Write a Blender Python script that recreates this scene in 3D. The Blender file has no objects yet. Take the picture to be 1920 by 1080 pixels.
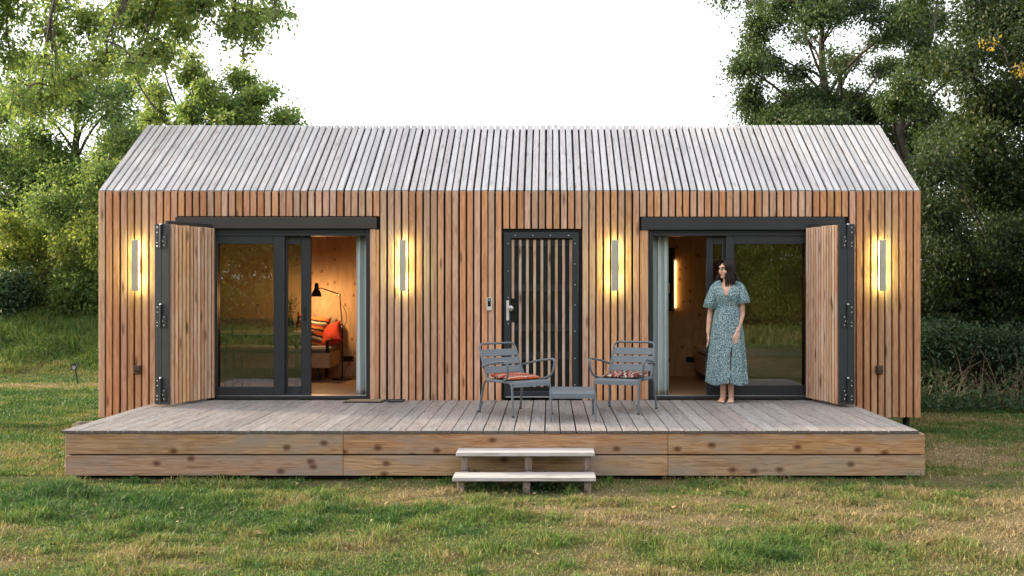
import bpy, bmesh, math, random
import numpy as np
from mathutils import Vector, Matrix
R = math.radians
SC = bpy.context.scene
COL = SC.collection

# ------------------------------------------------------------------ camera
EYE = 1.83
cam_d = bpy.data.cameras.new("camera")
cam = bpy.data.objects.new("camera", cam_d)
COL.objects.link(cam)
cam.location = (0, 0, EYE)
cam.rotation_euler = (R(90), 0, 0)
cam_d.sensor_width = 36
cam_d.lens = 37.5
cam_d.shift_x = -70 / 1920
cam_d.shift_y = -7 / 1920
cam_d.clip_start = 0.05
cam_d.clip_end = 3000
SC.camera = cam

# ------------------------------------------------------------------ light
SUN_EL, SUN_AZ = 17.0, -72.0          # azimuth from +Y (away from the camera) towards -X
world = bpy.data.worlds.new("World")
SC.world = world
world.use_nodes = True
wn = world.node_tree.nodes
wl = world.node_tree.links
wn.clear()
w_out = wn.new("ShaderNodeOutputWorld")
w_bg = wn.new("ShaderNodeBackground")
w_sky = wn.new("ShaderNodeTexSky")
w_sky.sky_type = 'NISHITA'
w_sky.sun_disc = False
w_sky.sun_elevation = R(SUN_EL)
w_sky.sun_rotation = R(SUN_AZ)
w_sky.air_density = 1.0
w_sky.dust_density = 3.0
w_sky.ozone_density = 1.0
w_hs = wn.new("ShaderNodeHueSaturation")
w_hs.inputs["Saturation"].default_value = 0.22
wl.new(w_sky.outputs[0], w_hs.inputs["Color"])
w_veil = wn.new("ShaderNodeMix")            # thin even high cloud over the clear sky
w_veil.data_type = 'RGBA'
w_veil.inputs[0].default_value = 0.62
w_veil.inputs[7].default_value = (4.3, 4.35, 4.5, 1)
wl.new(w_hs.outputs[0], w_veil.inputs[6])
wl.new(w_veil.outputs[2], w_bg.inputs["Color"])
w_bg.inputs["Strength"].default_value = 0.15
wl.new(w_bg.outputs[0], w_out.inputs["Surface"])

sun_d = bpy.data.lights.new("sun", 'SUN')
sun = bpy.data.objects.new("sun", sun_d)
COL.objects.link(sun)
sun_d.energy = 2.4
sun_d.angle = R(3.0)
sun_d.color = (1.0, 0.80, 0.52)
_az = R(SUN_AZ)
_sd = Vector((math.sin(_az) * math.cos(R(SUN_EL)), math.cos(_az) * math.cos(R(SUN_EL)), math.sin(R(SUN_EL))))
sun.rotation_euler = _sd.to_track_quat('Z', 'Y').to_euler()
sun.location = _sd * 60

SC.view_settings.view_transform = 'Standard'
SC.view_settings.look = 'None'
SC.view_settings.exposure = 1.8
SC.view_settings.gamma = 1.0
SC.view_settings.use_curve_mapping = False
SC.render.engine = 'CYCLES'
SC.cycles.use_denoising = True
SC.cycles.max_bounces = 8
SC.cycles.diffuse_bounces = 4
SC.cycles.glossy_bounces = 4
SC.cycles.transmission_bounces = 6
SC.cycles.transparent_max_bounces = 10
SC.cycles.sample_clamp_indirect = 6.0
SC.cycles.caustics_reflective = False
SC.cycles.caustics_refractive = False

# ------------------------------------------------------------------ helpers
class MB:
    """collects shapes; build() links them as ONE mesh object"""
    def __init__(s):
        s.v = []; s.f = []; s.m = []
    def add(s, vs, fs, mi=0):
        o = len(s.v)
        s.v += [tuple(p) for p in vs]
        s.f += [tuple(o + i for i in f) for f in fs]
        s.m += [mi] * len(fs)
        return s
    def box(s, x0, x1, y0, y1, z0, z1, mi=0):
        v = [(x, y, z) for x in (x0, x1) for y in (y0, y1) for z in (z0, z1)]
        return s.add(v, [(0, 1, 3, 2), (4, 6, 7, 5), (0, 4, 5, 1), (2, 3, 7, 6), (0, 2, 6, 4), (1, 5, 7, 3)], mi)
    def cbox(s, x0, x1, y0, y1, z0, z1, c=0.003, mi=0, M=None):
        lo = (min(x0, x1), min(y0, y1), min(z0, z1)); hi = (max(x0, x1), max(y0, y1), max(z0, z1))
        c = min(c, *[(hi[i] - lo[i]) * 0.45 for i in range(3)])
        idx = {}; vs = []
        for sx in (0, 1):
            for sy in (0, 1):
                for sz in (0, 1):
                    cs = (sx, sy, sz)
                    for a in range(3):
                        p = [0, 0, 0]
                        for i in range(3):
                            e = hi[i] if cs[i] else lo[i]
                            p[i] = e if i == a else (e - c if cs[i] else e + c)
                        idx[(cs, a)] = len(vs); vs.append(tuple(p))
        fs = []
        for a in range(3):
            b, d = (a + 1) % 3, (a + 2) % 3
            for sg in (0, 1):
                q = []
                for sb, sd in ((0, 0), (1, 0), (1, 1), (0, 1)):
                    k = [0, 0, 0]; k[a] = sg; k[b] = sb; k[d] = sd
                    q.append(idx[(tuple(k), a)])
                fs.append(q)
        for a in range(3):
            b, d = (a + 1) % 3, (a + 2) % 3
            for sb in (0, 1):
                for sd in (0, 1):
                    k0 = [0, 0, 0]; k0[b] = sb; k0[d] = sd
                    k1 = list(k0); k1[a] = 1
                    k0 = tuple(k0); k1 = tuple(k1)
                    fs.append([idx[(k0, b)], idx[(k1, b)], idx[(k1, d)], idx[(k0, d)]])
        for sx in (0, 1):
            for sy in (0, 1):
                for sz in (0, 1):
                    fs.append([idx[((sx, sy, sz), a)] for a in range(3)])
        cen = Vector([(lo[i] + hi[i]) / 2 for i in range(3)])
        out = []
        for f in fs:
            p = [Vector(vs[i]) for i in f]
            n = (p[1] - p[0]).cross(p[2] - p[0])
            fc = sum(p, Vector()) / len(p)
            out.append(tuple(f) if n.dot(fc - cen) > 0 else tuple(reversed(f)))
        if M is not None:
            vs = [tuple(M @ Vector(p)) for p in vs]
        return s.add(vs, out, mi)
    def tube(s, pts, r, n=8, mi=0, cap=True, flat=None):
        pts = [Vector(p) for p in pts]
        rs = r if isinstance(r, (list, tuple)) else [r] * len(pts)
        t0 = (pts[1] - pts[0]).normalized()
        up = Vector((0, 0, 1)) if abs(t0.z) < 0.9 else Vector((0, 1, 0))
        u = t0.cross(up).normalized()
        vs = []
        for i, p in enumerate(pts):
            if i == 0: t = pts[1] - pts[0]
            elif i == len(pts) - 1: t = pts[-1] - pts[-2]
            else: t = (pts[i + 1] - p).normalized() + (p - pts[i - 1]).normalized()
            t.normalize()
            u = (u - t * u.dot(t)).normalized()
            w = t.cross(u)
            for k in range(n):
                a = 2 * math.pi * k / n
                vs.append(p + (u * math.cos(a) + w * math.sin(a)) * rs[i])
        fs = []
        for i in range(len(pts) - 1):
            for k in range(n):
                k2 = (k + 1) % n
                fs.append((i * n + k, i * n + k2, (i + 1) * n + k2, (i + 1) * n + k))
        if cap:
            fs.append(tuple(reversed(range(n))))
            fs.append(tuple((len(pts) - 1) * n + k for k in range(n)))
        return s.add(vs, fs, mi)
    def lathe(s, prof, c=(0, 0, 0), n=20, mi=0, M=None):
        """profile [(radius, height)...] turned about Z"""
        vs = []
        for (r, z) in prof:
            for k in range(n):
                a = 2 * math.pi * k / n
                p = Vector((r * math.cos(a), r * math.sin(a), z))
                if M is not None: p = M @ p
                vs.append(p + Vector(c))
        fs = []
        for i in range(len(prof) - 1):
            for k in range(n):
                k2 = (k + 1) % n
                fs.append((i * n + k, i * n + k2, (i + 1) * n + k2, (i + 1) * n + k))
        fs.append(tuple(reversed(range(n))))
        fs.append(tuple((len(prof) - 1) * n + k for k in range(n)))
        return s.add(vs, fs, mi)
    def ball(s, c, r, n=10, m=7, M=None, mi=0):
        r = r if isinstance(r, (list, tuple)) else (r, r, r)
        vs = []
        for i in range(m + 1):
            th = math.pi * (i + 0.02 if i == 0 else (i - 0.02 if i == m else i)) / m
            for k in range(n):
                a = 2 * math.pi * k / n
                p = Vector((r[0] * math.sin(th) * math.cos(a), r[1] * math.sin(th) * math.sin(a), -r[2] * math.cos(th)))
                if M is not None: p = M @ p
                vs.append(p + Vector(c))
        fs = []
        for i in range(m):
            for k in range(n):
                k2 = (k + 1) % n
                fs.append((i * n + k, i * n + k2, (i + 1) * n + k2, (i + 1) * n + k))
        fs.append(tuple(reversed(range(n))))
        fs.append(tuple(m * n + k for k in range(n)))
        return s.add(vs, fs, mi)
    def prism(s, poly, axis, a0, a1, mi=0):
        """polygon of 2D points extruded along an axis (0 x, 1 y, 2 z); 2D points are the two other axes in order"""
        n = len(poly)
        def mk(p, t):
            q = list(p); q.insert(axis, t); return tuple(q)
        vs = [mk(p, a0) for p in poly] + [mk(p, a1) for p in poly]
        fs = [(i, (i + 1) % n, n + (i + 1) % n, n + i) for i in range(n)]
        fs += [tuple(reversed(range(n))), tuple(range(n, 2 * n))]
        return s.add(vs, fs, mi)
    def mesh(s, name, mats, smooth=False, recalc=True):
        me = bpy.data.meshes.new(name)
        me.from_pydata(s.v, [], s.f)
        for m in (mats if isinstance(mats, (list, tuple)) else [mats]):
            me.materials.append(m)
        if any(s.m):
            me.polygons.foreach_set("material_index", s.m)
        if recalc:
            bm = bmesh.new(); bm.from_mesh(me)
            bmesh.ops.recalc_face_normals(bm, faces=bm.faces)
            bm.to_mesh(me); bm.free()
        if smooth:
            me.polygons.foreach_set("use_smooth", [True] * len(me.polygons))
            if smooth != 'all':
                me.set_sharp_from_angle(angle=R(40))
        me.update()
        return me
    def build(s, name, mats, parent=None, loc=None, smooth=False, recalc=True):
        return link(name, s.mesh(name, mats, smooth, recalc), parent, loc)

def link(name, me, parent=None, loc=None, rot=None):
    o = bpy.data.objects.new(name, me)
    COL.objects.link(o)
    if parent is not None: o.parent = parent
    if loc is not None: o.location = loc
    if rot is not None: o.rotation_euler = rot
    return o

def tag(o, label=None, cat=None, group=None, kind=None):
    if label: o["label"] = label
    if cat: o["category"] = cat
    if group: o["group"] = group
    if kind: o["kind"] = kind
    return o

def thing(name, label, cat, loc=(0, 0, 0), rz=0.0, group=None):
    o = bpy.data.objects.new(name, None)
    COL.objects.link(o)
    o.empty_display_size = 0.2
    o.location = loc
    o.rotation_euler = (0, 0, rz)
    return tag(o, label, cat, group)

def copy_tree(o, parent=None):
    c = o.copy(); COL.objects.link(c)
    if parent is not None: c.parent = parent
    for ch in list(o.children): copy_tree(ch, c)
    return c

def mesh_np(name, V, F, mat, smooth=False, attr=None):
    """fast mesh: V (n,3), F (m,k) with one face size"""
    me = bpy.data.meshes.new(name)
    V = np.asarray(V, dtype=np.float32); F = np.asarray(F, dtype=np.int32)
    k = F.shape[1]
    me.vertices.add(len(V)); me.vertices.foreach_set("co", V.ravel())
    me.loops.add(F.size); me.loops.foreach_set("vertex_index", F.ravel())
    me.polygons.add(len(F))
    me.polygons.foreach_set("loop_start", np.arange(0, F.size, k, dtype=np.int32))
    me.polygons.foreach_set("loop_total", np.full(len(F), k, dtype=np.int32))
    if smooth: me.polygons.foreach_set("use_smooth", np.ones(len(F), dtype=bool))
    me.materials.append(mat)
    if attr:
        for an, av in attr.items():
            a = me.attributes.new(an, 'FLOAT', 'POINT')
            a.data.foreach_set("value", np.asarray(av, dtype=np.float32))
    me.update(calc_edges=True)
    return me

# value noise in numpy, for planting
def _hash2(ix, iy, seed):
    h = (ix.astype(np.int64) * 374761393 + iy.astype(np.int64) * 668265263 + seed * 974711) & 0x7fffffff
    h = ((h ^ (h >> 13)) * 1274126177) & 0x7fffffff
    h = h ^ (h >> 16)
    return (h & 0xffff) / 65535.0
def vnoise(x, y, seed=0):
    ix = np.floor(x); iy = np.floor(y); fx = x - ix; fy = y - iy
    fx = fx * fx * (3 - 2 * fx); fy = fy * fy * (3 - 2 * fy)
    a = _hash2(ix, iy, seed); b = _hash2(ix + 1, iy, seed); c = _hash2(ix, iy + 1, seed); d = _hash2(ix + 1, iy + 1, seed)
    return (a * (1 - fx) + b * fx) * (1 - fy) + (c * (1 - fx) + d * fx) * fy
def fbm(x, y, seed=0, o=3):
    t = 0; a = 0.5; n = 0
    for i in range(o):
        t = t + a * vnoise(x * 2 ** i, y * 2 ** i, seed + i * 17); n += a; a *= 0.5
    return t / n
def sstep(a, b, x):
    t = np.clip((x - a) / (b - a), 0, 1); return t * t * (3 - 2 * t)

# ------------------------------------------------------------------ materials
def new_mat(name):
    m = bpy.data.materials.new(name); m.use_nodes = True
    nt = m.node_tree; nt.nodes.clear()
    out = nt.nodes.new("ShaderNodeOutputMaterial")
    return m, nt, out
def nd(nt, typ, **kw):
    n = nt.nodes.new(typ)
    for k, v in kw.items():
        if k in n.inputs and not hasattr(n, k): n.inputs[k].default_value = v
        else: setattr(n, k, v)
    return n
def ramp(nt, stops, interp='LINEAR'):
    n = nt.nodes.new("ShaderNodeValToRGB"); cr = n.color_ramp; cr.interpolation = interp
    while len(cr.elements) < len(stops): cr.elements.new(0.5)
    for e, (p, c) in zip(cr.elements, stops):
        e.position = p; e.color = (*c, 1) if len(c) == 3 else c
    return n
def math_n(nt, op, a, b=None, c=None, clamp=False):
    n = nt.nodes.new("ShaderNodeMath"); n.operation = op; n.use_clamp = clamp
    for i, x in enumerate((a, b, c)):
        if x is None: continue
        if isinstance(x, (int, float)): n.inputs[i].default_value = x
        else: nt.links.new(x, n.inputs[i])
    return n.outputs[0]
def mixc(nt, fac, a, b, blend='MIX'):
    n = nt.nodes.new("ShaderNodeMix"); n.data_type = 'RGBA'; n.blend_type = blend
    for i, x in ((0, fac), (6, a), (7, b)):
        if isinstance(x, (int, float)): n.inputs[i].default_value = x
        elif isinstance(x, (tuple, list)): n.inputs[i].default_value = (*x[:3], 1)
        else: nt.links.new(x, n.inputs[i])
    return n.outputs[2]

def plain(name, col, rough=0.5, metal=0.0, noise=0.12, nscale=8.0, bump=0.0, bscale=200.0, spec=0.5):
    m, nt, out = new_mat(name)
    b = nd(nt, "ShaderNodeBsdfPrincipled"); b.inputs["Roughness"].default_value = rough; b.inputs["Metallic"].default_value = metal
    b.inputs["Specular IOR Level"].default_value = spec
    tc = nd(nt, "ShaderNodeTexCoord")
    n = nd(nt, "ShaderNodeTexNoise"); n.inputs["Scale"].default_value = nscale; n.inputs["Detail"].default_value = 4
    nt.links.new(tc.outputs["Object"], n.inputs["Vector"])
    r = ramp(nt, [(0.3, tuple(c * (1 - noise) for c in col)), (0.7, tuple(min(1, c * (1 + noise)) for c in col))])
    nt.links.new(n.outputs["Fac"], r.inputs[0]); nt.links.new(r.outputs[0], b.inputs["Base Color"])
    if bump:
        n2 = nd(nt, "ShaderNodeTexNoise"); n2.inputs["Scale"].default_value = bscale
        nt.links.new(tc.outputs["Object"], n2.inputs["Vector"])
        bp = nd(nt, "ShaderNodeBump"); bp.inputs["Strength"].default_value = bump; bp.inputs["Distance"].default_value = 0.004
        nt.links.new(n2.outputs["Fac"], bp.inputs["Height"]); nt.links.new(bp.outputs[0], b.inputs["Normal"])
    nt.links.new(b.outputs[0], out.inputs[0])
    return m

def wood(name, dark, mid, light, axis=2, tint=0.22, hue=0.012, knots=0.5, rough=0.72, grain=1.0, knotcol=(0.10, 0.045, 0.02),
         kscale=(2.0, 10.0), bump=0.25, weather=None, satvar=0.15, depth=1):
    m, nt, out = new_mat(name); L = nt.links
    b = nd(nt, "ShaderNodeBsdfPrincipled"); b.inputs["Roughness"].default_value = rough
    b.inputs["Specular IOR Level"].default_value = 0.3
    tc = nd(nt, "ShaderNodeTexCoord"); oi = nd(nt, "ShaderNodeObjectInfo")
    off = nd(nt, "ShaderNodeCombineXYZ")
    L.new(math_n(nt, 'MULTIPLY', oi.outputs["Random"], 37.0), off.inputs[0])
    L.new(math_n(nt, 'MULTIPLY', oi.outputs["Random"], 71.3), off.inputs[1])
    L.new(math_n(nt, 'MULTIPLY', oi.outputs["Random"], 113.7), off.inputs[2])
    add = nd(nt, "ShaderNodeVectorMath", operation='ADD')
    L.new(tc.outputs["Object"], add.inputs[0]); L.new(off.outputs[0], add.inputs[1])
    def mapped(along, across, flat=False):
        mp = nd(nt, "ShaderNodeMapping")
        sc = [across] * 3; sc[axis] = along
        if flat: sc[depth] = .02
        mp.inputs["Scale"].default_value = sc
        L.new(add.outputs[0], mp.inputs["Vector"])
        return mp.outputs[0]
    n1 = nd(nt, "ShaderNodeTexNoise"); n1.inputs["Scale"].default_value = 1; n1.inputs["Detail"].default_value = 6
    n1.inputs["Roughness"].default_value = 0.62; n1.inputs["Distortion"].default_value = 0.5
    L.new(mapped(2.2, 48 * grain), n1.inputs["Vector"])
    n2 = nd(nt, "ShaderNodeTexNoise"); n2.inputs["Scale"].default_value = 1; n2.inputs["Detail"].default_value = 3
    L.new(mapped(1.1, 7 * grain), n2.inputs["Vector"])
    # knots bend the grain: the same cells darken the wood
    sx3 = nd(nt, "ShaderNodeSeparateXYZ"); L.new(add.outputs[0], sx3.inputs[0]); kc = nd(nt, "ShaderNodeCombineXYZ")
    L.new(math_n(nt, 'MULTIPLY', sx3.outputs[axis], kscale[0]), kc.inputs[0]); L.new(math_n(nt, 'MULTIPLY', sx3.outputs[3 - axis - depth], kscale[1]), kc.inputs[1])
    kv = nd(nt, "ShaderNodeTexVoronoi"); kv.voronoi_dimensions = '2D'; kv.inputs["Scale"].default_value = 1; kv.inputs["Randomness"].default_value = 0.95
    L.new(kc.outputs[0], kv.inputs["Vector"])
    sep = nd(nt, "ShaderNodeSeparateColor"); L.new(kv.outputs["Color"], sep.inputs[0])
    sel = math_n(nt, 'GREATER_THAN', sep.outputs[0], 1.0 - knots)
    kr = nd(nt, "ShaderNodeMapRange"); kr.inputs["From Min"].default_value = 0.20; kr.inputs["From Max"].default_value = 0.06
    L.new(kv.outputs["Distance"], kr.inputs[0])
    kf = math_n(nt, 'MULTIPLY', kr.outputs[0], sel)
    ring = nd(nt, "ShaderNodeMath", operation='SINE')
    L.new(math_n(nt, 'MULTIPLY_ADD', n2.outputs["Fac"], 60.0, math_n(nt, 'MULTIPLY', kf, 9.0)), ring.inputs[0])
    g = math_n(nt, 'ADD', math_n(nt, 'MULTIPLY', n1.outputs["Fac"], 0.75), math_n(nt, 'MULTIPLY_ADD', ring.outputs[0], 0.07, 0.13))
    rp = ramp(nt, [(0.30, dark), (0.50, mid), (0.72, light)])
    L.new(g, rp.inputs[0])
    big = nd(nt, "ShaderNodeMapRange"); big.inputs["To Min"].default_value = 0.78; big.inputs["To Max"].default_value = 1.18
    L.new(n2.outputs["Fac"], big.inputs[0])
    c = mixc(nt, 1.0, rp.outputs[0], big.outputs[0], 'MULTIPLY')
    if weather:
        wcol, wlo, whi, wamt = weather          # grey silvering in blotches
        n3 = nd(nt, "ShaderNodeTexNoise"); n3.inputs["Scale"].default_value = 1; n3.inputs["Detail"].default_value = 4
        L.new(mapped(1.6, 6), n3.inputs["Vector"])
        wr = nd(nt, "ShaderNodeMapRange"); wr.inputs["From Min"].default_value = wlo; wr.inputs["From Max"].default_value = whi
        wr.inputs["To Max"].default_value = wamt
        L.new(n3.outputs["Fac"], wr.inputs[0])
        c = mixc(nt, wr.outputs[0], c, wcol)
    c = mixc(nt, math_n(nt, 'MULTIPLY', kf, 0.9), c, knotcol)
    wh = nd(nt, "ShaderNodeTexWhiteNoise", noise_dimensions='1D'); L.new(math_n(nt, 'MULTIPLY', oi.outputs["Random"], 917.0), wh.inputs["W"])
    sw = nd(nt, "ShaderNodeSeparateColor"); L.new(wh.outputs["Color"], sw.inputs[0])
    hs = nd(nt, "ShaderNodeHueSaturation")
    L.new(math_n(nt, 'MULTIPLY_ADD', sw.outputs[0], 2 * hue, 0.5 - hue), hs.inputs["Hue"])
    L.new(math_n(nt, 'MULTIPLY_ADD', sw.outputs[1], 2 * satvar, 1 - satvar), hs.inputs["Saturation"])
    L.new(math_n(nt, 'MULTIPLY_ADD', sw.outputs[2], 2 * tint, 1 - tint), hs.inputs["Value"])
    L.new(c, hs.inputs["Color"]); L.new(hs.outputs[0], b.inputs["Base Color"])
    bp = nd(nt, "ShaderNodeBump"); bp.inputs["Strength"].default_value = bump; bp.inputs["Distance"].default_value = 0.003
    L.new(n1.outputs["Fac"], bp.inputs["Height"]); L.new(bp.outputs[0], b.inputs["Normal"])
    L.new(b.outputs[0], out.inputs[0])
    return m

M = {}
M['clad'] = wood("larch_cladding", (.37, .175, .094), (.51, .278, .163), (.60, .365, .230), tint=.17, hue=.007, satvar=.18, knots=.14, knotcol=(.16, .07, .035))
M['shutter_wood'] = wood("weathered_shutter_larch", (.38, .20, .11), (.53, .315, .19), (.63, .45, .32), tint=.2, hue=.01, knots=.35,
                         weather=((.50, .43, .37), .5, .75, .6))
M['roof_wood'] = wood("silver_grey_larch", (.36, .34, .335), (.455, .435, .435), (.53, .515, .52), axis=1, depth=2, tint=.10, hue=.01, knots=.2,
                      knotcol=(.30, .26, .25), weather=((.42, .38, .36), .55, .85, .35), satvar=.5)
M['deck'] = wood("grey_deck_boards", (.205, .18, .168), (.30, .27, .257), (.385, .358, .345), axis=1, depth=2, tint=.12, hue=.008, knots=.2, knotcol=(.2, .16, .13), satvar=.4,
                 weather=((.30, .27, .25), .5, .75, .5))
M['tread'] = wood("grey_step_treads", (.28, .25, .235), (.41, .38, .365), (.50, .475, .465), axis=0, depth=2, tint=.06, knots=.2, knotcol=(.28, .22, .2))
M['fascia'] = wood("douglas_fascia", (.20, .10, .046), (.35, .205, .112), (.47, .31, .19), axis=0, tint=.09, hue=.008, knots=.5, kscale=(3.6, 5.2),
                   knotcol=(.095, .036, .014), grain=1.4, weather=((.27, .22, .185), .44, .68, .8))
M['step_post'] = wood("rough_step_post", (.13, .09, .07), (.22, .165, .14), (.30, .24, .21), axis=2, tint=.08, knots=.1)
M['spruce'] = wood("spruce_panel", (.54, .33, .17), (.66, .43, .23), (.74, .50, .29), axis=2, tint=.02, hue=.003, knots=.26, kscale=(6.0, 8.0), grain=.45,
                   knotcol=(.26, .12, .05), rough=.6, bump=.08)
M['spruce_x'] = wood("spruce_box_panel", (.42, .28, .16), (.54, .38, .23), (.62, .46, .30), axis=0, tint=.03, knots=.4, grain=.5, rough=.6, bump=.08)
M['floor'] = wood("oak_floor", (.30, .19, .11), (.40, .27, .16), (.48, .33, .21), axis=0, tint=.03, knots=.1, rough=.5, bump=.05)
M['door_slat'] = wood("door_slat_larch", (.26, .15, .09), (.40, .265, .18), (.52, .39, .29), tint=.2, hue=.01, knots=.3, weather=((.52, .47, .43), .5, .72, .6))
M['frame'] = plain("anthracite_frame", (.017, .019, .024), .42, noise=.1, nscale=3)
M['dark'] = plain("black_membrane", (.012, .012, .013), .9, noise=.2)
M['membrane'] = plain("dark_blue_roof_membrane", (.020, .028, .036), .6, noise=.25, nscale=2)
M['shutter_frame'] = plain("black_shutter_steel", (.012, .014, .017), .5, noise=.15)
M['lintel_brown'] = plain("dark_brown_lintel", (.034, .026, .022), .5, noise=.15, nscale=3)
M['steel'] = plain("brushed_steel", (.55, .55, .54), .35, metal=1.0, noise=.05)
M['screw'] = plain("bright_screw_heads", (.6, .6, .6), .3, metal=.6, noise=.03)
M['lamp_metal'] = plain("wall_lamp_metal", (.50, .47, .40), .45, metal=.6, noise=.1)
M['chair_paint'] = plain("slate_grey_paint", (.105, .125, .145), .5, noise=.05, bump=.03, bscale=900)
M['black_metal'] = plain("black_lacquer", (.010, .010, .011), .35, noise=.1)
M['rubber'] = plain("black_rubber", (.018, .018, .02), .8, noise=.2, bump=.4, bscale=120)
M['plastic_white'] = plain("grey_white_plastic", (.55, .53, .49), .4, noise=.04)
M['bronze'] = plain("brown_outlet_plastic", (.055, .035, .025), .5, noise=.2)
M['curtain'] = plain("sage_grey_curtain", (.64, .71, .70), .9, noise=.05, nscale=5, bump=.15, bscale=500)
M['upholstery'] = plain("taupe_upholstery", (.23, .18, .14), .95, noise=.1, nscale=30, bump=.2, bscale=600)
M['mattress'] = plain("grey_mattress", (.27, .25, .25), .95, noise=.08, nscale=30, bump=.2, bscale=500)
M['red'] = plain("red_cushion", (.50, .045, .022), .9, noise=.12, nscale=14, bump=.2, bscale=500)
M['pillow'] = plain("pale_bed_linen", (.52, .47, .46), .9, noise=.1, nscale=10, bump=.2, bscale=300)
M['brass'] = plain("brass_handle", (.62, .42, .18), .3, metal=1.0, noise=.05)
M['end_grain'] = plain("dark_board_ends", (.10, .085, .075), .9, noise=.35, nscale=40)

def stripes(name, cols, axis, scale, wob, rough=.9, seed=0.0):
    m, nt, out = new_mat(name); L = nt.links
    b = nd(nt, "ShaderNodeBsdfPrincipled"); b.inputs["Roughness"].default_value = rough; b.inputs["Specular IOR Level"].default_value = .2
    tc = nd(nt, "ShaderNodeTexCoord"); sp = nd(nt, "ShaderNodeSeparateXYZ"); L.new(tc.outputs["Object"], sp.inputs[0])
    n = nd(nt, "ShaderNodeTexNoise"); n.inputs["Scale"].default_value = 9; n.inputs["Detail"].default_value = 3
    L.new(tc.outputs["Object"], n.inputs["Vector"])
    v = math_n(nt, 'MULTIPLY_ADD', sp.outputs[axis], scale, math_n(nt, 'MULTIPLY_ADD', n.outputs["Fac"], wob, seed))
    f = math_n(nt, 'FRACT', v)
    k = len(cols)
    rp = ramp(nt, [(i / k, c) for i, c in enumerate(cols)], 'CONSTANT')
    L.new(f, rp.inputs[0])
    n2 = nd(nt, "ShaderNodeTexNoise"); n2.inputs["Scale"].default_value = 120; L.new(tc.outputs["Object"], n2.inputs["Vector"])
    L.new(mixc(nt, .35, rp.outputs[0], n2.outputs["Fac"], 'MULTIPLY'), b.inputs["Base Color"])
    bp = nd(nt, "ShaderNodeBump"); bp.inputs["Strength"].default_value = .3; bp.inputs["Distance"].default_value = .003
    L.new(n2.outputs["Fac"], bp.inputs["Height"]); L.new(bp.outputs[0], b.inputs["Normal"])
    L.new(b.outputs[0], out.inputs[0])
    return m
_or, _rd, _pk, _bk, _cr, _gr = (.50, .12, .035), (.36, .045, .035), (.44, .21, .19), (.02, .015, .015), (.55, .47, .36), (.12, .10, .09)
M['seat_stripe'] = stripes("orange_striped_weave", [_rd, _or, _rd, _cr, _or, _gr, _pk, _rd, _or, _bk], 1, 5.5, .55)
M['seat_pattern'] = stripes("dark_patterned_weave", [_bk, _cr, _bk, _rd, _pk, _bk, _cr, _gr, _bk, _rd], 0, 6.0, 1.1, seed=.3)
M['cushion_stripe'] = stripes("ochre_striped_cushion", [_or, _bk, (.55, .25, .06), _rd, _gr, _cr, _bk, _or], 1, 4.5, .25)

def glass(name, ior=1.75, tint=(.80, .82, .80), wob=0.0):
    m, nt, out = new_mat(name); L = nt.links
    tr = nd(nt, "ShaderNodeBsdfTransparent"); tr.inputs[0].default_value = (*tint, 1)
    gl = nd(nt, "ShaderNodeBsdfGlossy"); gl.inputs["Roughness"].default_value = 0.0; gl.inputs[0].default_value = (1, 1, 1, 1)
    fr = nd(nt, "ShaderNodeFresnel"); fr.inputs["IOR"].default_value = ior
    mx = nd(nt, "ShaderNodeMixShader")
    if wob:
        tc = nd(nt, "ShaderNodeTexCoord"); n = nd(nt, "ShaderNodeTexNoise"); n.inputs["Scale"].default_value = 2.2; n.inputs["Detail"].default_value = 1
        L.new(tc.outputs["Object"], n.inputs["Vector"])
        bp = nd(nt, "ShaderNodeBump"); bp.inputs["Strength"].default_value = wob; bp.inputs["Distance"].default_value = .02
        L.new(n.outputs["Fac"], bp.inputs["Height"]); L.new(bp.outputs[0], gl.inputs["Normal"])
    L.new(fr.outputs[0], mx.inputs[0]); L.new(tr.outputs[0], mx.inputs[1]); L.new(gl.outputs[0], mx.inputs[2])
    L.new(mx.outputs[0], out.inputs[0])
    return m
M['glass'] = glass("double_glazing", 1.95, tint=(.73, .74, .72), wob=.02)

def emit(name, col, strength):
    m, nt, out = new_mat(name)
    e = nd(nt, "ShaderNodeEmission"); e.inputs[0].default_value = (*col, 1); e.inputs[1].default_value = strength
    nt.links.new(e.outputs[0], out.inputs[0])
    return m
M['lamp_glow'] = emit("wall_lamp_glow", (.82, .92, .36), 12.5)
M['fill_warm'] = emit("added_fill_glow", (1.0, .54, .20), 8.0)  # glow of the strip added at the back window as room fill
M['bulb'] = emit("reading_lamp_bulb", (1.0, .60, .26), 14.0)

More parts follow.
